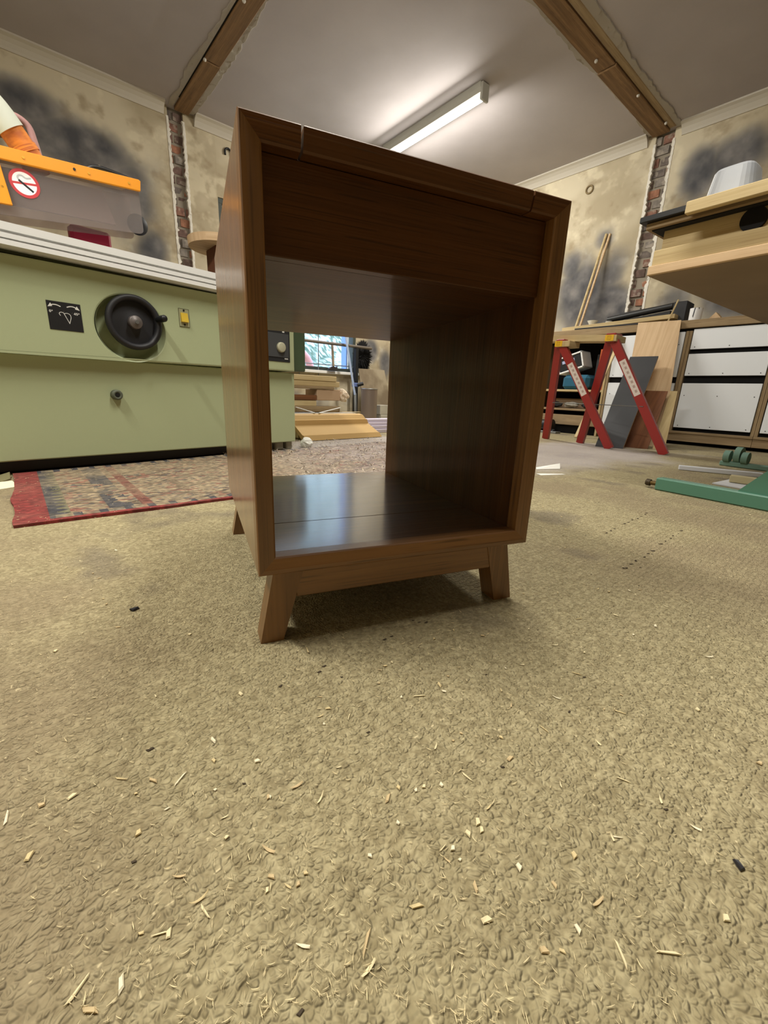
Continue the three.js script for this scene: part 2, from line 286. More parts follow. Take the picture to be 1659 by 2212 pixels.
// ---------------------------------------------------------------- setting: ceiling, timber strips, cornices
{
  const ce = structure('ceiling', 'pale grey plaster ceiling cut by two ragged timber strips');
  const cm = std({ map: tex(512, 512, (u, v) => { const n = fbm(u, v, 6, 6, 5, 2); const k = 166 + n * 24; return [k, k - 7, k - 6]; }, { rx: 0.3, ry: 0.3 }), roughness: 0.95, bumpMap: tex(512, 512, (u, v) => fbm(u, v, 8, 8, 5, 71), { srgb: false, rx: 0.8, ry: 0.8 }), bumpScale: 0.0012 });
  mesh('plaster', uvTri(cbox(XB - 0.2, XR + 0.2, HC, HC + 0.2, ZL - 0.2, ZB + 0.2, 0.001)), cm, ce);
  const r = rng(4), torn = std({ color: 0xa59d92, roughness: 0.95, bumpMap: plasterBump, bumpScale: 0.015 });
  // ragged plaster margins: place in (s along strip, t across)
  const ragged = (s0, s1, t0, t1, place) => {
    const A = [], B = []; let w1 = 0; for (let s = s0; s <= s1; s += 0.045) { w1 = clamp(w1 + (r() - 0.5) * 0.022, -0.022, 0.022); A.push([s + r() * 0.01, t0 + w1 + (r() - 0.5) * 0.012]); B.push([s, t1]); }
    const pts = t1 > t0 ? [...A, ...B.reverse()] : [...B, ...A.reverse()];
    const g = extrude(pts, 0.02, 0.003); place(g); mesh('torn_plaster', uvTri(g, 0), torn, ce);
  };
  const pl1 = (g) => { g.applyMatrix4(new THREE.Matrix4().makeBasis(new THREE.Vector3(0, 0, 1), new THREE.Vector3(1, 0, 0), new THREE.Vector3(0, 1, 0))); g.translate(0, HC - 0.008, 0); };
  ragged(ZL + 0.03, 0.5, 1.432, 1.475, pl1); ragged(ZL + 0.03, 0.5, 1.648, 1.60, pl1);
  const pl2 = (g) => { g.applyMatrix4(new THREE.Matrix4().makeBasis(new THREE.Vector3(1, 0, 0), new THREE.Vector3(0, 0, 1), new THREE.Vector3(0, -1, 0))); g.translate(0, HC + 0.012, 0); };
  ragged(1.8, XR - 0.03, -2.098, -2.05, pl2); ragged(1.8, XR - 0.03, -1.825, -1.875, pl2);
  const b1 = structure('beam_1', 'brown timber strip across the ceiling towards the left wall');
  box(b1, 'timber', M.beam, [1.487, 1.61], [HC - 0.026, HC + 0.05], [ZL + 0.02, -4.02], { c: 0.004, g: 2 });
  box(b1, 'timber', M.beam, [1.487, 1.61], [HC - 0.020, HC + 0.05], [-4.012, 0.6], { c: 0.004, g: 2 });
  box(b1, 'shadow_gap', M.blackMatte, [1.468, 1.487], [HC - 0.006, HC + 0.02], [ZL + 0.2, 0.6], { g: 2 });
  const b2 = structure('beam_2', 'brown timber strip across the ceiling towards the right wall');
  box(b2, 'timber', M.beam, [3.75, XR - 0.02], [HC - 0.028, HC + 0.05], [-2.06, -1.92], { c: 0.004 });
  box(b2, 'timber', M.beam, [1.65, 3.742], [HC - 0.020, HC + 0.05], [-2.06, -1.925], { c: 0.004 });
  box(b2, 'timber', M.old, [1.65, XR - 0.05], [HC - 0.014, HC + 0.05], [-1.915, -1.862], { c: 0.003 });
  const fm = std({ color: 0xc9c4ba, roughness: 0.9 });
  for (const [x, z] of [[1.50, -3.3], [1.485, -4.0], [4.2, -1.93], [4.75, -1.9], [3.6, -2.0]]) mesh('plaster_lump', new THREE.IcosahedronGeometry(0.012, 1).translate(x, HC - 0.03, z), fm, x < 2 ? b1 : b2);
  // cornices: small cove profile
  const cove = std({ color: 0xc4bdb0, roughness: 0.9 });
  const prof = [[0, 0], [0.085, 0], [0.085, -0.012], [0.06, -0.022], [0.035, -0.042], [0.018, -0.068], [0.012, -0.085], [0, -0.085]];
  const coving = (name, a, b, left) => { const g = extrude(prof, b - a, 0); if (left) { g.applyMatrix4(new THREE.Matrix4().makeBasis(new THREE.Vector3(0, 0, 1), new THREE.Vector3(0, 1, 0), new THREE.Vector3(-1, 0, 0))); g.translate(b, HC, ZL); } else { g.applyMatrix4(new THREE.Matrix4().makeBasis(new THREE.Vector3(-1, 0, 0), new THREE.Vector3(0, 1, 0), new THREE.Vector3(0, 0, -1))); g.translate(XR, HC, b); } const m = mesh(name, uvTri(g), cove); m.userData.kind = 'structure'; scene.add(m); };
  coving('trim_1', XB, 1.40, true); coving('trim_2', 1.66, XR, true); coving('trim_3', ZL, -2.10, false); coving('trim_4', -1.82, ZB, false);
}
// ---------------------------------------------------------------- setting: window, and the bank outside
{
  const w = structure('window_1', 'dark framed window with thin security bars, bright grass bank outside');
  const fr = std({ color: 0x3a4038, roughness: 0.6 }), x0 = 1.845, x1 = 3.58, y0 = 0.585, y1 = 2.156, z = ZL - 0.06;
  box(w, 'window_frame', fr, [x0, x1], [y0, y0 + 0.045], [z - 0.05, z + 0.05]); box(w, 'window_frame', fr, [x0, x1], [y1 - 0.045, y1], [z - 0.05, z + 0.05]);
  box(w, 'window_frame', fr, [x0, x0 + 0.04], [y0 + 0.045, y1 - 0.045], [z - 0.05, z + 0.05]); box(w, 'window_frame', fr, [x1 - 0.04, x1], [y0 + 0.045, y1 - 0.045], [z - 0.05, z + 0.05]);
  for (const xx of [2.24, 2.71, 2.98]) mesh('security_bar', rod([xx, y0 - 0.1, ZL + 0.03], [xx, y1, ZL + 0.03], 0.006, 8), M.steel, w);
  for (const yy of [0.66, 1.62]) mesh('security_bar', rod([x0, yy, ZL + 0.03], [3.80, yy, ZL + 0.03], 0.006, 8), M.steel, w);
  box(w, 'blue_shutter', std({ color: 0x7d9ad0, roughness: 0.6 }), [3.58, 3.66], [y0, y1], [z - 0.28, z - 0.16]);
  box(w, 'covered_pane', std({ color: 0xb9bcae, roughness: 0.7 }), [x0 + 0.04, 2.22], [1.30, y1 - 0.045], [z + 0.006, z + 0.016]);  // opaque sheet added so this pane does not show bright daylight
  box(w, 'window_sill', M.whitePaint, [x0 - 0.03, x1 + 0.03], [y0 - 0.035, y0], [ZL - 0.1, ZL + 0.08], { c: 0.004 });
  mesh('pane', cbox(x0 + 0.02, x1 - 0.02, y0 + 0.03, y1 - 0.03, z - 0.003, z + 0.003, 0.001), M.glass, w);
  const grass = std({ map: tex(512, 512, (u, v) => { const a = vn(u * 60, v * 30, 60, 30, 5), b = fbm(u, v, 8, 8, 5, 8); return mix3([70, 92, 66], [216, 222, 200], sst(0.25, 0.85, a * 0.6 + b * 0.5)); }, { rx: 0.5, ry: 0.5 }), roughness: 1, side: THREE.DoubleSide });
  const g = new THREE.PlaneGeometry(26, 14, 90, 50); g.rotateX(-Math.PI / 2); const p = g.attributes.position;
  for (let i = 0; i < p.count; i++) { const x = p.getX(i), zz = p.getZ(i); const d = -(zz - 7) ; p.setY(i, 0.25 + Math.max(0, d - 0.8) * 0.62 + (fbm((x + 13) / 26, (zz + 7) / 14, 30, 18, 3, 3) - 0.5) * 0.5 - 0.1); }
  g.computeVertexNormals(); g.translate(3, 0, ZL - 0.35 - 7); const h = mesh('grass_bank', uvTri(g, 0), grass); h.userData.kind = 'structure'; scene.add(h);
  const reel = thing('hose_reel', 'pinkish round hose reel standing on the grass outside the window', 'hose reel', [3.45, 0.28, -6.3]);
  mesh('coil', new THREE.TorusGeometry(0.30, 0.06, 12, 36).translate(0, 0.36, 0), std({ color: 0xd99a92, roughness: 0.6 }), reel);
  mesh('hub', new THREE.CylinderGeometry(0.12, 0.12, 0.1, 24).rotateX(Math.PI / 2).translate(0, 0.36, 0), std({ color: 0xd8a8a0, roughness: 0.6 }), reel);
  mesh('foot', cbox(-0.2, 0.2, -0.3, 0.04, -0.05, 0.05), M.steel, reel);
}

// ---------------------------------------------------------------- fluorescent lights (each lamp's own light inside its builder)
function fluorescent(label, x, z0, z1, turn = 0, power = 1) {
  const L = z1 - z0, t = thing('fluorescent_light', label, 'light', [x, HC, (z0 + z1) / 2], turn, 'fluorescent ceiling lights');
  const wm = std({ color: 0xb4b2a8, roughness: 0.6 });
  // sloping steel batten body
  const body = extrude([[-0.046, 0], [0.046, 0], [0.044, -0.035], [0.03, -0.062], [-0.03, -0.062], [-0.044, -0.035]], L - 0.02, 0.002); body.translate(0, 0, -L / 2 + 0.01); mesh('batten', uvTri(body), wm, t);
  for (const s of [-1, 1]) mesh('end_cap', cbox(-0.042, 0.042, -0.122, -0.004, s * L / 2 - 0.012, s * L / 2 + 0.012, 0.004), wm, t);
  const tubeM = new THREE.MeshStandardMaterial({ color: 0xffffff, emissive: TUBE.color, emissiveIntensity: TUBE.glow, roughness: 0.4 });
  mesh('tube', rod([0, -0.102, -L / 2 + 0.012], [0, -0.102, L / 2 - 0.012], 0.014, 18), tubeM, t);
  // the tube shines all round: one strip light facing down and one to either side, just in front of its face
  for (const a of [-38, 0, 38]) { const l = new THREE.RectAreaLight(TUBE.color, TUBE.intensity * power * (a ? 1 : 0.5), 0.030, L - 0.06), d = new THREE.Vector3(Math.sin(R(a)), -Math.cos(R(a)), 0); l.position.set(d.x * 0.019, -0.102 + d.y * 0.019, 0); const m = new THREE.Matrix4().lookAt(new THREE.Vector3(), d, new THREE.Vector3(0, 0, 1)); l.quaternion.setFromRotationMatrix(m); t.add(l); }
  return t;
}
fluorescent('fluorescent batten light with a glowing tube, rising behind the top of the bedside cabinet', 3.26, -3.98, -2.72, R(-1.5));
fluorescent('fluorescent batten light out of view on the ceiling before the green panel saw', -0.72, -2.0, -0.75);
fluorescent('added fluorescent batten light out of view over the bedside cabinet, lightening the floor', 0.95, -1.2, 0.05, 0, 0.55);  // unseen lamp added to brighten the floor right of the cabinet

// ---------------------------------------------------------------- bedside cabinet
const CAB_TURN = R(-17.06);
{
  const w = 0.432, H = 0.598, b = 0.106, t = 0.022, D = 0.548;
  const c = thing('bedside_cabinet', 'oiled brown timber bedside cabinet with open front and splayed legs', 'bedside cabinet', [0.2047, 0, -0.476], CAB_TURN);
  const m = M.cabinet;
  box(c, 'side_panel', M.cabinetSide, [0, t], [b + 0.001, H], [-D, -0.026], { c: 0.001, g: 1 });
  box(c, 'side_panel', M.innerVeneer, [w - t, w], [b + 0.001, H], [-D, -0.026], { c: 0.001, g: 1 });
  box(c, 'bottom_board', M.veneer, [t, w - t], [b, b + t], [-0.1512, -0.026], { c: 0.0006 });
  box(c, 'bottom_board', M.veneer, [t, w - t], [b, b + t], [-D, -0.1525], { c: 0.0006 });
  box(c, 'top_panel', m, [t, 0.0622], [H - t, H], [-D, -0.026], { c: 0.001 });
  box(c, 'top_panel', m, [0.3682, w - t], [H - t, H], [-D, -0.026], { c: 0.001 });
  // front lipping: profile swept round the frame with mitred corners (a = inwards, z = depth)
  const P = [[0, -0.026], [0, -0.0015], [0.0015, 0], [0.0068, 0], [0.0080, -0.0006], [0.0205, -0.0034], [0.0225, -0.0055], [0.0225, -0.026]];
  const sweep = (ends, g) => { // ends: two functions a -> [x, y]
    const v = [], n = P.length, pt = (e, i) => { const [x, y] = ends[e](P[i][0]); return [x, y, P[i][1]]; };
    for (let i = 0; i < n; i++) { const j = (i + 1) % n; const A = pt(0, i), B = pt(1, i), C = pt(1, j), E = pt(0, j); v.push(...A, ...C, ...B, ...A, ...E, ...C); }
    for (const e of [0, 1]) for (let i = 1; i < n - 1; i++) v.push(...pt(e, 0), ...pt(e, i), ...pt(e, i + 1));
    const geo = new THREE.BufferGeometry(); geo.setAttribute('position', new THREE.Float32BufferAttribute(v, 3)); geo.computeVertexNormals(); return uvTri(geo, g, nextOff());
  };
  const lm = m.clone(); lm.side = THREE.DoubleSide; const lt = M.innerVeneer.clone(); lt.side = THREE.DoubleSide; lt.color.set(0xc0ae9a);  // top rails and lid front tinted darker to offset the lamplight on them
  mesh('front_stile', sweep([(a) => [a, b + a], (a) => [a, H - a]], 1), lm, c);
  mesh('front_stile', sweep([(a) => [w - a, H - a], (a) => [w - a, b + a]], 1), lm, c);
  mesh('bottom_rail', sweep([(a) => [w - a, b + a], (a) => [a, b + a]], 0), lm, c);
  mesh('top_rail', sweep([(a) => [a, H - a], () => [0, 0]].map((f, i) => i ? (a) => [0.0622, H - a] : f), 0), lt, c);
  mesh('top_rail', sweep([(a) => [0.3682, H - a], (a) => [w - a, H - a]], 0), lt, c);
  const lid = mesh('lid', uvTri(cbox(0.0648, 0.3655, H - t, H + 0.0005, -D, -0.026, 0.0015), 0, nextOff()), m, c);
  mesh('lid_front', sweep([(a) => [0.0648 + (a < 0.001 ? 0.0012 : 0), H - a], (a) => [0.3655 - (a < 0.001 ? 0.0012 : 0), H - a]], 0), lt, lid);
  // fixed front panel, sloping compartment floor and rear panel of the top box
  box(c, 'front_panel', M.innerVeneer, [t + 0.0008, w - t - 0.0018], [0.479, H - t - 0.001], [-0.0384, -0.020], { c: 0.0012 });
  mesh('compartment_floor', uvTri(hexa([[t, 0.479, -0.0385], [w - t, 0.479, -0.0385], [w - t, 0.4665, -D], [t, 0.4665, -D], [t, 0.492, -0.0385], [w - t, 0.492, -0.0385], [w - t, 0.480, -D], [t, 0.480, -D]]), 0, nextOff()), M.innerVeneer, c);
  box(c, 'rear_panel', m, [t, w - t], [0.481, H - t], [-D, -D + 0.014]);
  // base
  box(c, 'base_rail', m, [0.05, 0.375], [0.0625, b], [-0.033, -0.0155]);
  box(c, 'base_rail', m, [0.05, 0.375], [0.0625, b], [-D + 0.018, -D + 0.036]);
  box(c, 'base_rail', m, [0.035, 0.055], [0.0625, b], [-D + 0.05, -0.05], { g: 2 }); box(c, 'base_rail', m, [0.372, 0.392], [0.0625, b], [-D + 0.05, -0.05], { g: 2 });
  const leg = (zf) => { // front face z = zf
    const z0 = zf - 0.036;
    const L = hexa([[0.0, 0, z0], [0.031, 0, z0], [0.031, 0, zf], [0.0, 0, zf], [0.0205, b, z0], [0.0615, b, z0], [0.0615, b, zf], [0.0205, b, zf]]);
    const Q = hexa([[0.3905, 0, z0], [0.4255, 0, z0], [0.4255, 0, zf], [0.3905, 0, zf], [0.364, b, z0], [0.4045, b, z0], [0.4045, b, zf], [0.364, b, zf]]);
    mesh('leg', uvTri(L, 1, nextOff()), m, c); mesh('leg', uvTri(Q, 1, nextOff()), m, c);
  };
  leg(-0.0145); leg(-D + 0.05);
}

// ---------------------------------------------------------------- panel saw
const SAW = [-0.079, 0, -2.031], SAW_TURN = R(8.5);
{
  const s = thing('panel_saw', 'green sliding table panel saw with a black handwheel and aluminium table', 'panel saw', SAW, SAW_TURN);
  const g = M.green;
  box(s, 'plinth', std({ color: 0x241f22, roughness: 0.55 }), [-0.85, 1.08], [0.007, 0.052], [-0.72, -0.02], { c: 0.004 });
  for (const [x, w2, z] of [[1.10, 0.055, 0.0], [1.175, 0.05, 0.004], [1.245, 0.04, 0.006]]) box(s, 'foot_block', M.concrete, [x, x + w2], [0.007, 0.052], [z - 0.08, z], { c: 0.006 });
  box(s, 'lower_body', g, [-0.85, 1.29], [0.052, 0.425], [-0.74, 0.03], { c: 0.004 });
  // upper body with a round recess
  const sh = new THREE.Shape([[-0.85, 0.415], [1.262, 0.432], [1.262, 0.742], [-0.85, 0.718]].map(([x, y]) => new THREE.Vector2(x, y)));
  const hole = new THREE.Path(); hole.absellipse(0.473, 0.547, 0.127, 0.120, 0, Math.PI * 2, true); 
  const front = extrude(sh, 0.05, 0.006, [hole]); front.translate(0, 0, 0.014); const up = mesh('upper_body', uvTri(front), g, s);
  mesh('recess', uvTri(new THREE.LatheGeometry([[0.126, 0.07], [0.122, 0.06], [0.108, 0.012], [0.10, 0.004], [0, 0.004]].map(([r, z]) => new THREE.Vector2(r, z)), 48).rotateX(Math.PI / 2).translate(0.473, 0.547, 0.0)), new THREE.MeshPhysicalMaterial({ color: 0xb4be97, roughness: 0.5, side: THREE.DoubleSide }), up);
  box(s, 'upper_frame', g, [-0.85, 1.26], [0.43, 0.735], [-0.74, -0.002], { c: 0.004 });
  box(s, 'end_door', M.shadedGreen, [1.264, 1.35], [0.435, 0.79], [-0.55, 0.055], { c: 0.006 });
  mesh('hinge', rod([1.352, 0.55, 0.03], [1.352, 0.58, 0.03], 0.008), M.black, s);
  box(s, 'shaded_rail', std({ color: 0x4a4f38, roughness: 0.7 }), [-0.85, 1.24], [0.735, 0.775], [-0.1, 0.045]);  // dark olive colour carries the shadow under the sliding table
  for (const x of [-0.3, 0.3, 0.62, 0.72, 0.8]) mesh('rail_bolt', rod([x, 0.752, 0.045], [x, 0.752, 0.056], 0.008), M.black, s);
  // sliding table: extrusion with open grooves along its face
  const gr = [[0.12, 0.744], [0.12, 0.759], [0.106, 0.759], [0.106, 0.764], [0.12, 0.764], [0.12, 0.778], [0.104, 0.778], [0.104, 0.786], [0.12, 0.786], [0.12, 0.809], [-0.16, 0.809], [-0.16, 0.744]];
  const tb = extrude(gr, 2.1, 0.0015); tb.applyMatrix4(new THREE.Matrix4().makeBasis(new THREE.Vector3(0, 0, 1), new THREE.Vector3(0, 1, 0), new THREE.Vector3(-1, 0, 0))); tb.translate(1.24, 0, 0); mesh('sliding_table', uvTri(tb), M.alu, s);
  box(s, 'saw_table', M.greySteel, [-0.85, 1.24], [0.775, 0.80], [-0.78, -0.17], { c: 0.003 });
  box(s, 'rip_fence', M.greySteel, [-0.5, 0.75], [0.80, 0.96], [-0.62, -0.58], { c: 0.003 });
  box(s, 'push_block', M.magenta, [0.44, 0.60], [0.801, 1.00], [-0.46, -0.41], { c: 0.02 });
  // handwheel
  const hw = new THREE.Group(); hw.name = 'handwheel'; hw.position.set(0.483, 0.570, 0.072); hw.rotation.set(R(0), R(0), 0); s.add(hw);
  mesh('rim', new THREE.LatheGeometry([[0.083, -0.012], [0.096, -0.016], [0.102, -0.004], [0.101, 0.010], [0.093, 0.016], [0.083, 0.013], [0.079, 0.002], [0.079, -0.008], [0.083, -0.012]].map(([r, z]) => new THREE.Vector2(r, z)), 56).rotateX(Math.PI / 2), M.rubber, hw);
  mesh('web', new THREE.LatheGeometry([[0, -0.004], [0.03, -0.004], [0.05, -0.012], [0.08, -0.008], [0.08, -0.014], [0, -0.02]].map(([r, z]) => new THREE.Vector2(r, z)), 48).rotateX(Math.PI / 2), M.rubber, hw);
  mesh('hub', new THREE.LatheGeometry([[0, 0.026], [0.011, 0.026], [0.012, 0.022], [0.022, 0.021], [0.025, 0.017], [0.025, -0.01], [0, -0.01]].map(([r, z]) => new THREE.Vector2(r, z)), 32).rotateX(Math.PI / 2), std({ color: 0x6b6461, roughness: 0.45, metalness: 0.3 }), hw);
  mesh('bolt', rod([0, 0, 0.02], [0, 0, 0.03], 0.0075, 6), M.steel, hw);
  mesh('crank_handle', new THREE.LatheGeometry([[0, 0.075], [0.008, 0.075], [0.010, 0.070], [0.013, 0.066], [0.013, 0.04], [0.011, 0.012], [0.010, 0], [0, 0]].map(([r, z]) => new THREE.Vector2(r, z)), 20).rotateX(Math.PI / 2).translate(0.086, 0.022, 0.008), M.black, hw);
  // tilt plate
  const plate = canvasTex(256, 256, (x, w, h) => {
    x.fillStyle = '#1d1d1f'; x.fillRect(0, 0, w, h); x.strokeStyle = x.fillStyle = '#e8e8e4'; x.lineCap = 'round';
    x.lineWidth = 9; x.beginPath(); x.moveTo(100, 42); x.quadraticCurveTo(66, 22, 34, 36); x.stroke(); x.beginPath(); x.moveTo(6, 56); x.lineTo(30, 18); x.lineTo(42, 48); x.fill();
    x.beginPath(); x.moveTo(152, 40); x.quadraticCurveTo(188, 20, 218, 38); x.stroke(); x.beginPath(); x.moveTo(248, 58); x.lineTo(210, 50); x.lineTo(226, 20); x.fill();
    x.font = 'bold 30px sans-serif'; x.fillText('0°', 12, 104); x.fillText('45°', 196, 104);
    x.lineWidth = 5; x.beginPath(); x.moveTo(92, 122); x.bezierCurveTo(70, 92, 110, 84, 120, 100); x.lineTo(154, 186); x.stroke();
    x.beginPath(); x.moveTo(122, 104); x.bezierCurveTo(150, 84, 184, 104, 166, 150); x.lineTo(154, 188); x.stroke();
    x.lineWidth = 2; x.globalAlpha = 0.4; x.beginPath(); x.moveTo(70, 100); x.lineTo(98, 124); x.moveTo(122, 80); x.lineTo(122, 96); x.moveTo(180, 92); x.lineTo(190, 84); x.stroke();
  });
  const faceUV = (geo, x0, x1, y0, y1) => { const p = geo.attributes.position, uv = new Float32Array(p.count * 2); for (let i = 0; i < p.count; i++) { uv[i * 2] = (p.getX(i) - x0) / (x1 - x0); uv[i * 2 + 1] = (p.getY(i) - y0) / (y1 - y0); } geo.setAttribute('uv', new THREE.BufferAttribute(uv, 2)); return geo; };
  mesh('tilt_plate', faceUV(cbox(0.205, 0.306, 0.512, 0.606, 0.0695, 0.0715, 0.0005), 0.205, 0.306, 0.512, 0.606), std({ map: plate, roughness: 0.45 }), s).userData.label = 'black tilt plate with arrows marked 0° and 45°';
  // rocker switch
  const sw = box(s, 'switch_plate', std({ color: 0xa7a884, roughness: 0.5 }), [0.661, 0.706], [0.580, 0.652], [0.069, 0.0725], { c: 0.001 });
  mesh('switch_border', uvTri(extrude([[0.6615, 0.5805], [0.7055, 0.5805], [0.7055, 0.6515], [0.6615, 0.6515]], 0.0006, 0, [new THREE.Path([[0.6625, 0.5815], [0.6625, 0.6505], [0.7045, 0.6505], [0.7045, 0.5815]].map(([a, b]) => new THREE.Vector2(a, b)))]).translate(0, 0, 0.0725)), M.black, sw);
  mesh('rocker', hexa([[0.668, 0.598, 0.07], [0.699, 0.598, 0.07], [0.699, 0.636, 0.07], [0.668, 0.636, 0.07], [0.669, 0.599, 0.083], [0.698, 0.599, 0.083], [0.698, 0.635, 0.075], [0.669, 0.635, 0.075]]), std({ color: 0xd9b83c, roughness: 0.35 }), sw);
  for (const y of [0.589, 0.645]) mesh('screw', rod([0.6835, y, 0.072], [0.6835, y, 0.0745], 0.004, 8), M.black, sw);
  // lower button
  const kb = mesh('lower_button', new THREE.LatheGeometry([[0, 0.022], [0.009, 0.022], [0.011, 0.026], [0.017, 0.026], [0.020, 0.020], [0.020, 0], [0, 0]].map(([r, z]) => new THREE.Vector2(r, z)), 28).rotateX(Math.PI / 2).translate(0.397, 0.291, 0.029), std({ color: 0x5a5f50, roughness: 0.6 }), s);
  mesh('button_centre', rod([0.397, 0.291, 0.048], [0.397, 0.291, 0.0535], 0.008), M.black, kb);
  // control plate at the right end
  const cp = box(s, 'control_plate', M.softBlack, [1.02, 1.232], [0.475, 0.665], [0.066, 0.073], { c: 0.002 });
  box(cp, 'control_inset', std({ color: 0x484a4d, roughness: 0.5 }), [1.05, 1.222], [0.497, 0.612], [0.073, 0.076], { c: 0.001 });
  mesh('dial', new THREE.LatheGeometry([[0, 0.018], [0.02, 0.018], [0.024, 0.014], [0.026, 0], [0, 0]].map(([r, z]) => new THREE.Vector2(r, z)), 28).rotateX(Math.PI / 2).translate(1.171, 0.545, 0.074), std({ color: 0xb7b59c, roughness: 0.6 }), cp);
  mesh('arrow_mark', cbox(1.185, 1.198, 0.618, 0.626, 0.073, 0.0738, 0.0003), M.white, cp); mesh('arrow_mark', cbox(1.196, 1.218, 0.489, 0.494, 0.073, 0.0738, 0.0003), M.white, cp);
}
// ---------------------------------------------------------------- saw guard with extraction hose
{
  const q = thing('saw_guard', 'orange topped clear plastic blade guard with a no smoking sticker', 'saw guard', SAW, SAW_TURN);
  const z = -0.25;
  const topF = (x) => 1.083 + 0.1065 * x, lowF = (x) => 0.9 + 0.1 * x + 0.0;
  const bar1 = extrude([[-0.45, topF(-0.45)], [0.686, topF(0.686)], [0.690, topF(0.69) + 0.038], [0.682, topF(0.68) + 0.043], [-0.45, topF(-0.45) + 0.041]], 0.012, 0.002); bar1.translate(0, 0, z - 0.012); mesh('front_bar', uvTri(bar1), M.orange, q);
  mesh('top_cover', hexa([[-0.45, topF(-0.45) + 0.03, z - 0.14], [0.66, topF(0.66) + 0.03, z - 0.14], [0.682, topF(0.682) + 0.03, z - 0.013], [-0.45, topF(-0.45) + 0.03, z - 0.013], [-0.45, topF(-0.45) + 0.06, z - 0.14], [0.60, topF(0.60) + 0.055, z - 0.14], [0.66, topF(0.66) + 0.042, z - 0.013], [-0.45, topF(-0.45) + 0.042, z - 0.013]]), M.cream, q);
  const post = extrude([[-0.45, 0.895], [0.222, 0.962], [0.203, topF(0.203)], [-0.45, topF(-0.45)]], 0.012, 0.002); post.translate(0, 0, z - 0.010); mesh('side_plate', uvTri(post), M.orange, q);
  const pn = new THREE.Shape(); pn.moveTo(0.18, 0.925); pn.lineTo(0.665, 0.990); pn.quadraticCurveTo(0.69, 0.993, 0.688, 1.015); pn.lineTo(0.684, topF(0.684) + 0.01); pn.lineTo(0.18, topF(0.18) + 0.01);
  const pg = extrude(pn, 0.004, 0); pg.translate(0, 0, z - 0.02); mesh('clear_panel', uvTri(pg), M.clear, q);
  const pg2 = pg.clone(); pg2.translate(0, 0, -0.115); mesh('clear_panel', pg2, M.clear, q);
  mesh('inner_plate', hexa([[-0.4, 0.93, z - 0.10], [0.60, 1.02, z - 0.10], [0.60, 1.02, z - 0.085], [-0.4, 0.93, z - 0.085], [-0.4, 1.05, z - 0.10], [0.56, 1.14, z - 0.10], [0.56, 1.14, z - 0.085], [-0.4, 1.05, z - 0.085]]), std({ color: 0xa0938d, roughness: 0.6 }), q);
  for (const [x, dy] of [[0.05, 0.02], [0.278, 0.02], [0.44, 0.022], [0.49, 0.02], [0.64, 0.02], [0.20, -0.09]]) mesh('screw', rod([x, topF(x) + dy, z], [x, topF(x) + dy, z + 0.004], 0.005, 8), x === 0.44 ? M.black : std({ color: 0xdca43a, metalness: 0.4, roughness: 0.4 }), q);
  const no = canvasTex(256, 256, (x, w) => {
    x.fillStyle = '#c23a3e'; x.beginPath(); x.arc(128, 128, 127, 0, 7); x.fill(); x.fillStyle = '#f4f2ee'; x.beginPath(); x.arc(128, 128, 100, 0, 7); x.fill();
    x.strokeStyle = '#b9b9b9'; x.lineWidth = 17; x.lineCap = 'round'; x.beginPath(); x.moveTo(88, 104); x.bezierCurveTo(64, 70, 110, 52, 128, 66); x.bezierCurveTo(150, 86, 160, 80, 188, 72); x.stroke();
    x.strokeStyle = '#c23a3e'; x.lineWidth = 20; x.beginPath(); x.moveTo(28, 134); x.lineTo(228, 122); x.stroke();
    x.strokeStyle = '#16141a'; x.lineWidth = 20; x.lineCap = 'butt'; x.beginPath(); x.moveTo(84, 104); x.lineTo(188, 192); x.stroke();
  });
  const st = new THREE.CircleGeometry(0.047, 40); st.rotateZ(0.10); st.translate(0.273, 1.052, z - 0.0150); mesh('no_smoking_sticker', st, std({ map: no, roughness: 0.5, side: THREE.DoubleSide }), q).userData.label = 'round no smoking sticker';
  mesh('knob', new THREE.SphereGeometry(0.043, 28, 20).scale(1, 1, 0.8).translate(0.688, 1.042, z - 0.075), M.softBlack, q);
  mesh('handle', tube([[0.50, topF(0.5) + 0.05, z - 0.05], [0.53, topF(0.53) + 0.062, z - 0.04], [0.60, topF(0.6) + 0.058, z - 0.04], [0.66, topF(0.66) + 0.048, z - 0.04]], 0.009), M.black, q);
  mesh('offcut', cbox(0.55, 0.605, topF(0.58) + 0.05, topF(0.58) + 0.078, z - 0.09, z - 0.06), M.pine, q);
  // collar and hose
  mesh('hose_collar', tube([[0.335, 1.12, z - 0.08], [0.32, 1.165, z - 0.08], [0.295, 1.205, z - 0.08], [0.268, 1.245, z - 0.08]], 0.043, 12, 24), M.orangeDirty, q);
  mesh('collar_ring', tube([[0.312, 1.178, z - 0.08], [0.300, 1.197, z - 0.08]], 0.047, 4, 24), M.orangeDirty, q);
  mesh('extraction_hose', tube([[0.272, 1.235, z - 0.08], [0.235, 1.285, z - 0.08], [0.17, 1.34, z - 0.08], [0.05, 1.40, z - 0.08], [-0.2, 1.46, z - 0.08], [-0.5, 1.48, z - 0.1]], 0.05, 40, 24), M.hose, q);
  mesh('lever', tube([[0.26, 1.29, z - 0.14], [0.30, 1.315, z - 0.14], [0.34, 1.30, z - 0.14], [0.355, 1.25, z - 0.14], [0.365, 1.19, z - 0.14]], 0.012), std({ color: 0xa87f7c, roughness: 0.6 }), q);
  box(q, 'support_arm', M.orange, [-0.52, -0.44], [0.80, 1.12], [z - 0.13, z - 0.03]);
}
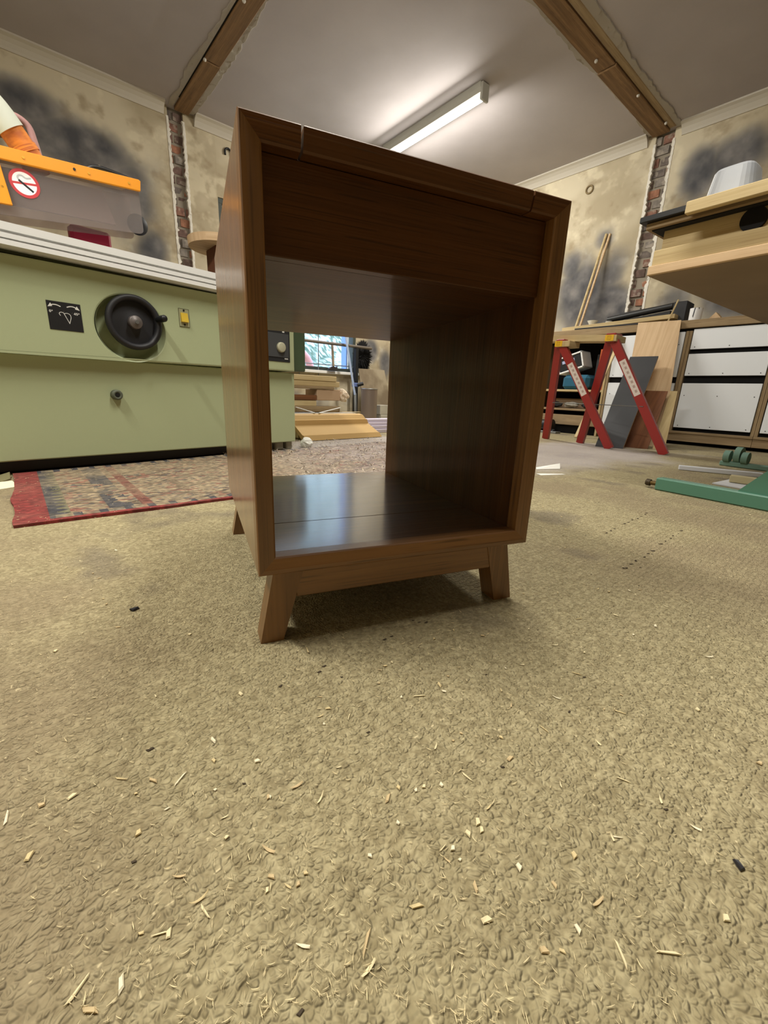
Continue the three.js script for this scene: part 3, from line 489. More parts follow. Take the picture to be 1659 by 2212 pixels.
// ---------------------------------------------------------------- round timber disc behind the saw
{
  const t = thing('round_stand', 'round pale timber disc on a brown block behind the panel saw', 'stand', [1.20, 0, -3.15]);
  mesh('disc', uvTri(new THREE.CylinderGeometry(0.205, 0.20, 0.045, 48).translate(0, 1.235, 0)), M.ply, t);
  box(t, 'block', std({ map: W.old, color: 0xb07860, roughness: 0.8 }), [-0.07, 0.10], [0, 1.212], [-0.085, 0.085], { c: 0.004, g: 1 });
}
// ---------------------------------------------------------------- rug
{
  const x0 = -0.045, x1 = 1.95, z0 = -2.25, z1 = -1.276;
  const rt = tex(1024, 512, (u, v) => { // u along the rug, v = 0 far edge, 1 near edge
    const x = u * (x1 - x0), y = (1 - v) * (z1 - z0);        // y from the near edge
    const n = fbm(u, v, 40, 20, 3, 6), n2 = vn(u * 200, v * 100, 200, 100, 3), dust = fbm(u, v, 8, 5, 4, 44);
    const cream = [176, 156, 126], brown = [112, 92, 76], red = [150, 56, 54], navy = [62, 64, 76], olive = [120, 118, 92];
    let c = cream; const yy = Math.min(y, 0.974 - y);
    const dia = Math.abs(((x * 4 + y * 5) % 1 + 1) % 1 - 0.5), dib = Math.abs(((x * 4 - y * 5) % 1 + 1) % 1 - 0.5);
    if (Math.min(dia, dib) < 0.06 + (n - 0.5) * 0.08) c = brown;
    if (Math.min(dia, dib) > 0.36 && n > 0.5) c = [146, 98, 86];
    if (vn(u * 130, v * 110, 130, 110, 12) > 0.68) c = mix3(c, navy, 0.6); if (vn(u * 90, v * 60, 90, 60, 31) > 0.74) c = mix3(c, red, 0.5);
    const dx = x, e = Math.min(dx, 2 - dx);
    if (dx > 0.20 && dx < 0.26 && n > 0.4) c = navy; if (dx > 0.28 && dx < 0.31) c = mix3(brown, red, 0.5);
    if (dx > 0.42 && dx < 0.45 && n > 0.42) c = brown;
    if (dx < 0.115) c = olive; if (dx < 0.1 + 0.012 * Math.sin(y * 120)) c = navy; if (dx < 0.07) c = red;
    if (yy < 0.06 && dx > 0.07) { c = mix3(c, cream, 0.6); if (Math.sin(x * 110) > 0.5) c = navy; } if (y < 0.02) c = red;
    c = mix3(c, mix3([170, 152, 122], [184, 168, 158], sst(0.3, 0.7, u)), clamp(0.42 + (dust - 0.5) * 1.2 + (n - 0.5) * 0.9 + u * 0.2, 0.12, 0.85) * (dx < 0.07 || y < 0.02 ? 0.4 : 1) + sst(0.4, 0.75, u) * 0.3); const k = 0.66 + n2 * 0.34; return [c[0] * k, c[1] * k, c[2] * k];
  }, { wrap: THREE.ClampToEdgeWrapping });
  const g = new THREE.BoxGeometry(x1 - x0, 0.007, z1 - z0, 60, 1, 30); const p = g.attributes.position, uv = g.attributes.uv;
  for (let i = 0; i < p.count; i++) { uv.setXY(i, p.getX(i) / (x1 - x0) + 0.5, p.getZ(i) / (z1 - z0) + 0.5); const xx = p.getX(i), zz = p.getZ(i); if (p.getY(i) > 0) p.setY(i, 0.0035 + 0.002 * vn((xx + 5) * 8, (zz + 5) * 8, 80, 80, 5)); }
  // slightly uneven outline
  for (let i = 0; i < p.count; i++) { const xx = p.getX(i), zz = p.getZ(i); if (Math.abs(Math.abs(xx) - (x1 - x0) / 2) < 0.01) p.setX(i, xx + (vn(zz * 9 + 20, 1, 100, 4, 3) - 0.5) * 0.012); if (Math.abs(Math.abs(zz) - (z1 - z0) / 2) < 0.01) p.setZ(i, zz + (vn(xx * 9 + 20, 3, 100, 4, 3) - 0.5) * 0.014); }
  for (let i = 0; i < p.count; i++) { const wx = p.getX(i) + (x0 + x1) / 2, wz = p.getZ(i) + (z0 + z1) / 2, t = (z1 - wz) / (z1 - z0), back = -2.012 - 0.1495 * (wx + 0.079); p.setZ(i, z1 + (back - z1) * t - (z0 + z1) / 2); }
  g.computeVertexNormals();
  single('patterned_rug', g, std({ map: rt, roughness: 1, bumpMap: tex(256, 256, (u, v) => vn(u * 128, v * 128, 128, 128, 4), { srgb: false, rx: 8, ry: 4 }), bumpScale: 0.002 }), 'faded patterned runner rug with red border lying along the green saw', 'rug', [(x0 + x1) / 2, 0.0036, (z0 + z1) / 2]);
}
// ---------------------------------------------------------------- seen through the cabinet: moulding, timber stack, tools at the window
{
  // milled mouldings: stepped boards lying tilted on the floor
  const md = thing('stepped_moulding', 'pale stepped timber moulding boards leaning on the floor at the saw end', 'moulding', [0, 0, 0]);
  const mdf = std({ color: 0xc9a66c, roughness: 0.75 });
  const solid = (pts, x0, x1, name, m) => { const g = extrude(pts, x1 - x0, 0.001); g.applyMatrix4(new THREE.Matrix4().makeBasis(new THREE.Vector3(0, 0, 1), new THREE.Vector3(0, 1, 0), new THREE.Vector3(-1, 0, 0))); g.translate(x1, 0, 0); const p = g.attributes.position; for (let i = 0; i < p.count; i++) { const k = (0.174 - p.getY(i)) * 0.55; if (p.getX(i) > (x0 + x1) / 2) p.setX(i, p.getX(i) + k); else p.setX(i, p.getX(i) + k * 0.35); p.setZ(i, p.getZ(i) - (p.getX(i) - 1.44) * 0.07); } g.computeVertexNormals(); return mesh(name, uvTri(g, 0, nextOff()), m, md); };
  const Z0 = -2.715;
  solid([[Z0 + 0.05, 0.100], [Z0 + 0.14, 0.040], [Z0 + 0.152, 0.040], [Z0 + 0.168, 0.004], [Z0 + 0.12, 0.002], [Z0 + 0.03, 0.085]], 1.44, 2.10, 'lower_moulding', mdf);
  solid([[Z0 - 0.02, 0.174], [Z0 + 0.018, 0.166], [Z0 + 0.036, 0.136], [Z0 + 0.052, 0.134], [Z0 + 0.050, 0.100], [Z0 - 0.02, 0.10]], 1.44, 2.10, 'upper_moulding', mdf);
  solid([[Z0 - 0.07, 0.178], [Z0 - 0.022, 0.178], [Z0 - 0.022, 0.15], [Z0 - 0.07, 0.15]], 1.44, 2.06, 'white_board', M.whitePaint);
  box(md, 'prop', M.pine, [1.50, 1.56], [0.007, 0.13], [-2.80, -2.70]); box(md, 'prop', M.pine, [2.05, 2.11], [0.0, 0.13], [-2.86, -2.76]);
  const boards = [ // x0, x1, y0, y1, z front, depth, material, label
    [1.2, 2.20, 0.000, 0.075, 0.09, M.pine, 'bottom timber length of the stack behind the saw end'],
    [1.2, 2.10, 0.076, 0.150, 0.12, M.old, 'dark sawn board second from the bottom of the stack behind the saw'],
    [1.15, 2.26, 0.157, 0.205, 0.11, M.old, 'brown board with a notched end low in the timber stack'],
    [1.2, 2.02, 0.206, 0.255, 0.10, M.pine, 'pale board at mid height in the timber stack behind the saw'],
    [1.2, 2.02, 0.256, 0.300, 0.09, std({ map: W.old, color: 0xc89878, roughness: 0.85 }), 'reddish brown board under the carton in the timber stack'],
    [1.2, 2.20, 0.352, 0.372, 0.14, M.old, 'thin dark board under the two top timbers of the stack'],
    [1.15, 2.262, 0.373, 0.418, 0.10, M.pine, 'yellow timber length second from the top of the stack'],
    [1.15, 2.225, 0.419, 0.462, 0.09, M.pine, 'yellow timber length on the very top of the stack'],
  ];
  boards.forEach(([a, b2, y0, y1, d, m, lb], i) => single('stacked_timber', uvTri(cbox(a - 1.7, b2 - 1.7, y0, y1, -d, 0, 0.003), 0, nextOff()), m, lb, 'timber', [1.7, 0, -3.3 + (i % 3) * 0.006], 0, 'timber stack behind the saw'));
  single('cardboard_carton', uvTri(cbox(2.025, 2.27, 0.2555, 0.351, -0.20, 0.0, 0.004)), M.card, 'flattened brown carton wedged between boards of the timber stack', 'carton', [0, 0, -3.3]);
  const chip = (a, b2, w) => uvTri(bar(a, b2, w, 0.005), 0);
  single('timber_sliver', chip([2.0, 0.1533, -3.35], [2.52, 0.1533, -3.33], 0.035), M.pine, 'pointed pale sliver of timber sticking out at the stack end', 'offcut');
  single('white_strip', chip([1.81, 0.196, -3.285], [1.66, 0.180, -2.74], 0.012), M.white, 'thin white strip crossing over the moulding boards, sloping down to the right', 'strip');
  single('white_strip', chip([1.70, 0.180, -2.74], [2.26, 0.196, -3.285], 0.012), M.white, 'thin white strip over the moulding boards, sloping up to the right', 'strip');
  // crumpled sheet beside carton
  { const g = new THREE.IcosahedronGeometry(0.055, 2), p = g.attributes.position, r = rng(3); for (let i = 0; i < p.count; i++) { const k = 0.7 + vn(p.getX(i) * 60 + 9, p.getY(i) * 60 + p.getZ(i) * 40 + 9, 90, 90, 3) * 0.6; p.setXYZ(i, p.getX(i) * k * 0.8, p.getY(i) * k, p.getZ(i) * k); } g.computeVertexNormals(); single('crumpled_paper', g, std({ color: 0xd8c6ae, roughness: 0.9 }), 'crumpled brownish paper stuffed at the end of the timber stack', 'paper', [2.322, 0.30, -3.33]); }
  { const g = new THREE.IcosahedronGeometry(0.032, 2), p = g.attributes.position; for (let i = 0; i < p.count; i++) { const k = 0.75 + vn(p.getX(i) * 90 + 9, p.getY(i) * 80 + p.getZ(i) * 70 + 9, 90, 90, 5) * 0.5; p.setXYZ(i, p.getX(i) * k * 1.2, p.getY(i) * k, p.getZ(i) * k); } g.computeVertexNormals(); single('crumpled_paper', g, M.paper, 'crumpled white paper ball on the floor in front of the mouldings', 'paper', [1.335, 0.027, -2.30]); }
  // small white offcuts on the floor to the right of the moulding
  const ws = std({ color: 0xc9c0cc, roughness: 0.7 });
  [[2.30, 2.62, 0.0, 0.03, -2.9, 'white board offcut at the bottom of the small pile by the moulding end'], [2.28, 2.55, 0.031, 0.06, -2.92, 'whitish board offcut second in the small pile by the moulding end'], [2.32, 2.66, 0.061, 0.085, -2.95, 'whitish board offcut third in the small pile by the moulding end'], [2.27, 2.66, 0.086, 0.112, -2.98, 'pale lilac board offcut on top of the small pile by the moulding end']].forEach(([a, b2, y0, y1, z, lb]) => single('white_offcut', cbox(a, b2, y0, y1, -0.12, 0, 0.003), ws, lb, 'offcut', [0, 0, z], 0, 'white offcuts by the moulding'));
  // at the window
  const ham = thing('hammer', 'hammer standing head down on the window sill', 'hammer', [3.13, 0.585, -4.74]);
  mesh('handle', bar([0.02, 0.05, 0], [0.0, 0.34, 0], 0.03, 0.02), M.old, ham); mesh('handle_end', rod([0.0, 0.325, 0], [-0.001, 0.342, 0], 0.017), M.ply, ham);
  mesh('head', uvTri(extrude([[-0.06, 0], [0.06, 0.005], [0.062, 0.065], [0.035, 0.045], [0.0, 0.06], [-0.035, 0.045], [-0.062, 0.028]], 0.035, 0.004).translate(0.01, 0, -0.018)), std({ color: 0x3c3a38, metalness: 0.6, roughness: 0.5 }), ham);
  const cl = thing('sash_clamp', 'pale blue bar clamp leaning in front of the window', 'clamp', [0, 0, 0]);
  mesh('bar', bar([3.322, 0.30, -4.5], [3.19, 1.4, -4.66], 0.035, 0.02), std({ color: 0xa9b9d6, roughness: 0.4, metalness: 0.2 }), cl);
  mesh('clamp_head', cbox(3.31, 3.385, 0.40, 0.45, -4.56, -4.50, 0.006), std({ color: 0x5d6ea0, roughness: 0.5 }), cl);
  mesh('clamp_knob', rod([3.36, 0.425, -4.5], [3.42, 0.445, -4.46], 0.022, 14), M.black, cl); mesh('clamp_foot', bar([3.30, 0.0, -4.45], [3.322, 0.32, -4.5], 0.03, 0.02), M.steel, cl);
  single('steel_pipe', rod([2.33, 0.902, -4.67], [3.70, 0.898, -4.67], 0.018), std({ color: 0x6d655c, roughness: 0.5, metalness: 0.4 }), 'long grey brown pipe lying level in front of the window', 'pipe');
  { const br = thing('pipe_rest', 'dark upright timber post holding up the pipe right of the window', 'post', [3.452, 0, -4.67]); box(br, 'upright', M.blackMatte, [-0.02, 0.02], [0, 0.88], [-0.03, 0.03], { g: 1 }); }
  // black bristly brush hanging near the window
  { const r = rng(77), geos = []; for (let i = 0; i < 700; i++) { const a = r() * 6.283, e = r() * 3.14, d = [Math.cos(a) * Math.sin(e), Math.cos(e) * 1.25, Math.abs(Math.sin(a) * Math.sin(e)) * 0.5], k = 0.10 + r() * 0.05; const g = new THREE.ConeGeometry(0.010, 0.06, 4); g.applyQuaternion(new THREE.Quaternion().setFromUnitVectors(new THREE.Vector3(0, 1, 0), new THREE.Vector3(...d).normalize())); g.translate(d[0] * k, d[1] * k, d[2] * k); geos.push(g); }
    const t = thing('black_brush', 'shaggy black brush head hanging on the wall right of the window', 'brush', [3.63, 0.80, -4.78]); const core = new THREE.SphereGeometry(0.11, 20, 14); core.scale(1, 1.25, 0.5); mesh('core', core, M.blackMatte, t); const b = mesh('bristles', mergeGeometries(geos), M.blackMatte, t); b.userData.kind = 'stuff'; mesh('hook', rod([0, 0.1, 0], [0, 0.16, -0.07], 0.008), M.steel, t); }
  single('leaning_sheet', uvTri(slab([[3.47, 0.0, -4.46], [3.95, 0.0, -4.46], [3.93, 0.64, -4.66], [3.49, 0.635, -4.66]], 0.012), 1), M.sheet, 'stained grey beige sheet leaning right of the window', 'sheet');
  { const t = thing('metal_cylinder', 'dull grey metal cylinder standing in front of the leaning sheet', 'cylinder', [3.38, 0, -4.28]); mesh('body', new THREE.CylinderGeometry(0.10, 0.10, 0.38, 32).translate(0, 0.19, 0), std({ color: 0x8d8078, metalness: 0.7, roughness: 0.35 }), t); mesh('rim', new THREE.TorusGeometry(0.10, 0.005, 8, 32).rotateX(Math.PI / 2).translate(0, 0.38, 0), M.steel, t); }
  single('grey_block', uvTri(cbox(-0.08, 0.09, 0, 0.07, -0.07, 0.07, 0.006)), M.concrete, 'grey masonry block at the bottom beside the metal cylinder', 'block', [3.62, 0, -4.30]);
  single('grey_block', uvTri(cbox(-0.075, 0.075, 0, 0.12, -0.06, 0.06, 0.006)), M.concrete, 'grey masonry block stacked on top of another beside the metal cylinder', 'block', [3.61, 0.0705, -4.30]);
}
// ---------------------------------------------------------------- white cupboards along the right wall
{
  const xf = 4.38, xb = XR - 0.005;
  const bay = (label, z0, z1, rows, open) => {
    const t = thing('cupboard', label, 'cupboard', [xf, 0, (z0 + z1) / 2]), zc = (z0 + z1) / 2, a = z0 - zc, b = z1 - zc, D = xb - xf;
    box(t, 'stile', M.old, [0.0, 0.05], [0.115, 0.93], [a, a + 0.022], { g: 1 }); box(t, 'stile', M.old, [0.0, 0.05], [0.115, 0.93], [b - 0.022, b], { g: 1 });
    box(t, 'back', M.blackMatte, [D - 0.015, D], [0.115, 0.93], [a, b]);
    if (!open) box(t, 'inside', M.blackMatte, [0.03, D - 0.02], [0.115, 0.93], [a + 0.024, b - 0.024]);
    box(t, 'bottom_rail', M.old, [-0.012, D], [0.095, 0.115], [a, b], { g: 2 }); box(t, 'kickboard', M.old, [-0.004, 0.02], [0.03, 0.094], [a, b], { g: 2 }); box(t, 'plinth', M.blackMatte, [0.08, D], [0, 0.093], [a, b]);
    for (const [y0, y1] of rows) {
      const d = box(t, 'white_panel', M.panel, [-0.006, 0.012], [y0, y1], [a + 0.030, b - 0.026], { c: 0.002, g: 2 });
      for (const zz of [a + 0.06, (a + b) / 2, b - 0.056]) for (const yy of y1 - y0 > 0.3 ? [y0 + 0.018, y1 - 0.1] : [y0 + 0.018]) mesh('screw', rod([-0.0075, yy, zz], [-0.005, yy, zz], 0.004, 6), M.black, d);
    }
    return t;
  };
  bay('white panelled cupboard with two doors behind the leaning boards', -1.88, -1.268, [[0.563, 0.925], [0.125, 0.513]]);
  bay('white panelled cupboard with three panels right of the leaning boards', -1.266, -0.682, [[0.783, 0.940], [0.573, 0.747], [0.145, 0.513]]);
  bay('white panelled cupboard cut off by the photo edge', -0.680, 0.0, [[0.783, 0.940], [0.573, 0.747], [0.145, 0.513]]);
  // open bay with shelves
  const o = thing('open_shelf_unit', 'open dark shelf unit with two timber shelves left of the white cupboards', 'shelf unit', [xf, 0, -2.25]);
  box(o, 'side', M.pine, [0.0, 0.55], [0.0, 0.93], [0.345, 0.365], { g: 1 }); box(o, 'side', M.old, [0.0, 0.55], [0.0, 0.93], [-0.47, -0.45], { g: 1 });
  box(o, 'back', M.blackMatte, [0.53, 0.55], [0, 0.93], [-0.45, 0.345]); box(o, 'shelf', M.pine, [0.02, 0.53], [0.425, 0.445], [-0.45, 0.345], { g: 2 }); box(o, 'shelf', M.old, [0.02, 0.53], [0.235, 0.255], [-0.45, 0.345], { g: 2 }); box(o, 'base_board', M.old, [0.0, 0.53], [0.09, 0.19], [-0.45, 0.345], { g: 2 }); box(o, 'plinth', M.blackMatte, [0.05, 0.53], [0, 0.089], [-0.45, 0.345]);
  const top = thing('worktop', 'old timber worktop running over the white cupboards', 'worktop', [xf, 0, -1.0]);
  box(top, 'board', M.old, [0.02, 0.55], [0.958, 1.010], [-1.75, 1.7], { g: 2 }); box(top, 'edge', M.old, [-0.02, 0.019], [0.950, 1.012], [-1.75, 1.7], { g: 2, c: 0.003 }); box(top, 'dark_gap_strip', M.blackMatte, [0.02, 0.55], [0.931, 0.957], [-1.75, 1.7], { g: 2 });  // the black strip stands in for the shaded gap under the worktop
  // in the open shelves
  const cs = thing('tool_case', 'silver edged black tool case tilted on the upper shelf', 'case', [4.50, 0.632, -2.26]); cs.rotation.set(R(-17), 0, 0);
  box(cs, 'body', M.black, [-0.08, 0.10], [0, 0.155], [-0.13, 0.13], { c: 0.006 });
  for (const [y0, y1, z0, z1] of [[-0.004, 0.012, -0.134, 0.134], [0.143, 0.159, -0.134, 0.134], [-0.004, 0.159, -0.134, -0.118], [-0.004, 0.159, 0.118, 0.134]]) box(cs, 'metal_edge', M.alu, [-0.088, 0.105], [y0, y1], [z0, z1], { c: 0.004 });
  box(cs, 'label_strip', std({ color: 0xa9b4d8, roughness: 0.5 }), [-0.084, -0.079], [0.085, 0.115], [-0.08, 0.05]);
  { const g = cbox(-0.11, 0.12, 0, 0.145, -0.14, 0.14, 0.05); single('tool_bag', g, std({ color: 0x245a72, roughness: 0.9 }), 'teal blue tool bag on the upper shelf under the tilted case', 'bag', [4.52, 0.446, -2.20]); }
  single('orange_board', uvTri(cbox(-0.01, 0.02, 0, 0.38, -0.035, 0.035)), std({ color: 0xb5541f, roughness: 0.6 }), 'upright orange board at the right side of the open shelves', 'board', [4.45, 0.446, -1.965]);
  single('grey_board', uvTri(cbox(0, 0.02, 0, 0.34, -0.02, 0.025)), M.softBlack, 'upright dark board beside the orange board on the open shelves', 'board', [4.50, 0.446, -2.03]);
  { const r = rng(5); const names = ['dark rag on the middle shelf, leftmost of three', 'grey rag on the middle shelf, between two dark ones', 'dark rag on the middle shelf, rightmost of three']; for (let i = 0; i < 3; i++) { const g = new THREE.IcosahedronGeometry(0.055, 3), p = g.attributes.position; for (let k = 0; k < p.count; k++) { const n = 0.7 + 0.6 * vn(p.getX(k) * 50 + 20 + i * 7, p.getY(k) * 50 + p.getZ(k) * 30 + 20, 200, 200, 3); p.setXYZ(k, p.getX(k) * n, Math.max(-0.035, p.getY(k) * n * 0.55), p.getZ(k) * n * 1.3); } g.computeVertexNormals(); single('rag', g, i === 1 ? std({ color: 0x8a8478, roughness: 0.9 }) : M.softBlack, names[i], 'rag', [4.48, 0.2905, -2.42 + i * 0.19]); } }
  single('brown_carton', cbox(-0.05, 0.2, 0, 0.10, -0.2, 0.16, 0.004), M.card, 'low brown carton at the back of the middle shelf', 'carton', [4.65, 0.2555, -2.28]);
  { const t = thing('black_tool', 'black power tool lying on the bottom board of the open shelves', 'power tool', [4.26, 0.0, -2.36]); mesh('motor', rod([0, 0.075, -0.09], [0, 0.085, 0.07], 0.055, 20), M.black, t); mesh('grip', rod([0.02, 0.05, 0.0], [-0.02, 0.012, 0.10], 0.025, 14), M.softBlack, t); mesh('base_shoe', cbox(-0.07, 0.03, 0, 0.02, -0.1, 0.15), M.steel, t); }
  // on the worktop
  const Y = 1.0125;
  single('long_plank', uvTri(bar([4.46, Y + 0.019, -2.42], [4.48, Y + 0.055, -1.42], 0.10, 0.035), 2), M.pine, 'long yellow pine plank lying at a slant along the worktop', 'plank');
  single('black_strip', uvTri(bar([4.378, Y + 0.007, -2.26], [4.375, Y + 0.007, -1.62], 0.03, 0.012), 2), M.softBlack, 'flat black strip lying in front of the long plank', 'strip');
  single('black_tube', rod([4.62, Y + 0.105, -2.06], [4.60, Y + 0.165, -1.50], 0.028, 16), M.black, 'thick black tube in the bundle on the worktop', 'tube', [0, 0, 0], 0, 'black tubes on the worktop');
  single('black_tube', rod([4.68, Y + 0.15, -1.98], [4.66, Y + 0.185, -1.52], 0.016, 12), M.softBlack, 'thin black tube on top of the bundle on the worktop', 'tube', [0, 0, 0], 0, 'black tubes on the worktop');
  single('black_level', uvTri(bar([4.60, Y + 0.042, -1.98], [4.59, Y + 0.09, -1.50], 0.05, 0.07), 2), M.black, 'black spirit level under the tubes on the worktop', 'level');
  single('black_case', cbox(-0.09, 0.09, 0, 0.185, -0.06, 0.05, 0.006), M.softBlack, 'upright dark grey case on the worktop left of the mug', 'case', [4.62, Y, -1.42]);
  single('thin_stick', uvTri(bar([4.385, Y + 0.002, -1.448], [4.40, Y + 0.175, -1.405], 0.018, 0.012), 2), M.pine, 'thin upright pine stick leaning on the dark case', 'stick');
  { const t = thing('mug', 'white mug with dark marks on the worktop', 'mug', [4.46, Y, -1.275]); mesh('body', new THREE.LatheGeometry([[0, 0], [0.040, 0], [0.044, 0.006], [0.046, 0.10], [0.043, 0.10], [0.041, 0.01], [0, 0.008]].map(([a, b]) => new THREE.Vector2(a, b)), 32), std({ map: canvasTex(256, 128, (x) => { x.fillStyle = '#e9e9ea'; x.fillRect(0, 0, 256, 128); x.strokeStyle = '#3c3c44'; x.lineWidth = 7; for (let i = 0; i < 9; i++) { x.beginPath(); x.moveTo(14 + i * 29, 80 - (i % 3) * 14); x.lineTo(24 + i * 29, 52 - (i % 2) * 12); x.stroke(); } }), roughness: 0.3, side: THREE.DoubleSide }), t); mesh('handle', new THREE.TorusGeometry(0.026, 0.006, 8, 20, Math.PI).rotateZ(-Math.PI / 2).rotateY(Math.PI * 0.5).translate(0, 0.05, 0.044), M.white, t); }
  single('timber_wedge', uvTri(extrude([[-0.055, 0], [0.055, 0], [0.0, 0.062]], 0.1, 0.002).rotateY(-Math.PI / 2)), M.ply, 'triangular timber wedge on the worktop right of the mug', 'wedge', [4.58, Y, -1.14]);
  { const t = thing('white_funnel', 'small white plastic scoop at the left end of the worktop', 'scoop', [4.55, Y + 0.05, -2.18]); mesh('cup', new THREE.LatheGeometry([[0.02, 0], [0.05, 0.05], [0.047, 0.05], [0.017, 0]].map(([a, b]) => new THREE.Vector2(a, b)), 24), std({ color: 0xe4e4de, roughness: 0.4, side: THREE.DoubleSide }), t); mesh('spout', rod([0, -0.05, 0], [0, 0.002, 0], 0.018), M.white, t); }
  single('grey_jar', new THREE.LatheGeometry([[0, 0], [0.035, 0], [0.04, 0.05], [0.03, 0.09], [0.0, 0.09]].map(([a, b]) => new THREE.Vector2(a, b)), 24), std({ color: 0x9a9388, roughness: 0.5 }), 'grey jar on the worktop beside the black tubes', 'jar', [4.60, Y, -2.04]);
  // dowels against the wall
  single('dowel', rod([4.70, Y, -2.44], [4.93, 2.005, -2.36], 0.013, 10), M.pine, 'long pale dowel leaning on the sooty wall, left one of two', 'dowel', [0, 0, 0], 0, 'dowels leaning on the wall');
  single('dowel', rod([4.72, Y, -2.405], [4.935, 2.0, -2.325], 0.012, 10), M.ply, 'long pale dowel leaning on the sooty wall, right one of two', 'dowel', [0, 0, 0], 0, 'dowels leaning on the wall');
  { const t = thing('wall_ring', 'rusty ring fixed high on the right wall', 'ring', [XR - 0.008, 2.472, -2.617]); mesh('ring', new THREE.TorusGeometry(0.035, 0.008, 8, 28).rotateY(Math.PI / 2), std({ color: 0x857352, roughness: 0.8 }), t); }
  { const t = thing('wall_hook', 'small dark hook fixed high on the left wall', 'hook', [1.97, 2.565, ZL + 0.012]); mesh('hook', tube([[-0.03, -0.03, 0], [-0.03, 0.01, 0], [0, 0.03, 0], [0.03, 0.01, 0], [0.035, -0.03, 0]], 0.009), M.black, t); }
}
// ---------------------------------------------------------------- trestles and boards
{
  const lab = canvasTex(64, 256, (x) => { x.fillStyle = '#d9cdc4'; x.fillRect(0, 0, 64, 256); x.fillStyle = '#b09a90'; x.save(); x.translate(44, 14); x.rotate(Math.PI / 2); x.font = 'bold 34px sans-serif'; for (let i = 0; i < 7; i++) x.fillRect(i * 34, 4, 18, 22); x.restore(); });
  const tagM = canvasTex(64, 48, (x) => { x.fillStyle = '#e4b41e'; x.fillRect(0, 0, 64, 48); x.strokeStyle = '#8a6a10'; x.lineWidth = 2; x.strokeRect(18, 8, 26, 30); x.fillStyle = '#b98d12'; for (let i = 0; i < 4; i++) x.fillRect(21, 12 + i * 7, 20, 3); });
  const t = thing('sawhorse', 'red steel sawhorse with yellow tags and a pine beam before the white cupboards', 'sawhorse', [3.42, 0, -1.29]);
  const O = [3.42, 0, -1.29], L = (p) => [p[0] - O[0], p[1], p[2] - O[2]];
  const chan = (name, a, b) => { // U channel leg: web plus two flanges merged
    const A = new THREE.Vector3(...a), d = new THREE.Vector3(...b).sub(A), len = d.length(); d.normalize(); const X = new THREE.Vector3(1, 0, 0); const Yv = d.clone().cross(X).normalize(); const X2 = Yv.clone().cross(d);
    const g = mergeGeometries([cbox(-0.002, 0.002, -0.028, 0.028, 0, len, 0.0005), cbox(0, 0.03, -0.028, -0.024, 0, len, 0.0005), cbox(0, 0.03, 0.024, 0.028, 0, len, 0.0005)]); g.applyMatrix4(new THREE.Matrix4().makeBasis(X2, Yv, d).setPosition(A)); return mesh(name, uvTri(g), M.red, t);
  };
  const ap = 3.25, f = L([3.345, 0, -0.965]), bk = L([3.50, 0, -1.63]), tf = L([ap, 0.745, -1.385]), tb = L([ap + 0.02, 0.745, -1.425]);
  const fl = chan('leg', f, tf); chan('leg', bk, tb); const f2 = L([3.318, 0, -1.318]), tf2 = L([ap - 0.012, 0.728, -1.755]), bk2 = L([3.545, 0, -1.962]), tb2 = L([ap + 0.01, 0.728, -1.80]); const fl2 = chan('leg', f2, tf2); chan('leg', bk2, tb2);
  for (const [leg, a, b] of [[fl, f, tf], [fl2, f2, tf2]]) {
    const at = (k) => a.map((v, i) => v + (b[i] - v) * k), s0 = at(0.83), s1 = at(0.52);
    const A = new THREE.Vector3(...s1), d = new THREE.Vector3(...s0).sub(A), len = d.length(); d.normalize(); const X = new THREE.Vector3(1, 0, 0), Yv = d.clone().cross(X).normalize(), X2 = Yv.clone().cross(d); const g = cbox(-0.0035, -0.0022, -0.021, 0.021, 0, len, 0.0003), p = g.attributes.position, uv = new Float32Array(p.count * 2);
    for (let i = 0; i < p.count; i++) { uv[i * 2] = (p.getY(i) + 0.021) / 0.042; uv[i * 2 + 1] = p.getZ(i) / len; } g.setAttribute('uv', new THREE.BufferAttribute(uv, 2)); g.applyMatrix4(new THREE.Matrix4().makeBasis(X2, Yv, d).setPosition(A)); mesh('warning_label', g, std({ map: lab, roughness: 0.6 }), leg);
  }
  for (const [zc, yb] of [[-1.405, 0.735], [-1.775, 0.718]]) {
    const bz = zc - O[2], bx = ap - O[0];
    box(t, 'bracket', M.red, [bx - 0.012, bx + 0.10], [yb, yb + 0.063], [bz - 0.034, bz + 0.030], { c: 0.003 });
    box(t, 'rail', M.pine, [bx - 0.03, bx + 0.13], [yb + 0.007, yb + 0.047], [bz - 0.024, bz + (zc < -1.5 ? 0.085 : 0.045)], { c: 0.002 });
    const tg = cbox(bx - 0.034, bx - 0.031, yb + 0.009, yb + 0.049, bz - 0.030, bz + 0.028, 0.0005), p = tg.attributes.position, uv = new Float32Array(p.count * 2); for (let i = 0; i < p.count; i++) { uv[i * 2] = (p.getZ(i) - bz + 0.03) / 0.058; uv[i * 2 + 1] = (p.getY(i) - yb - 0.009) / 0.04; } tg.setAttribute('uv', new THREE.BufferAttribute(uv, 2)); mesh('yellow_tag', tg, std({ map: tagM, roughness: 0.5 }), t);
  }
  mesh('beam', uvTri(hexa([[3.30, 0.782, -1.96], [3.44, 0.782, -1.96], [3.44, 0.752, -1.44], [3.29, 0.752, -1.44], [3.30, 0.826, -1.96], [3.44, 0.826, -1.96], [3.44, 0.796, -1.44], [3.29, 0.796, -1.44]].map(L)), 2, nextOff()), M.pine, t);
  mesh('spreader_wire', rod(L([3.30, 0.314, -1.135]), L([3.42, 0.314, -1.87]), 0.003, 6), M.steel, t);
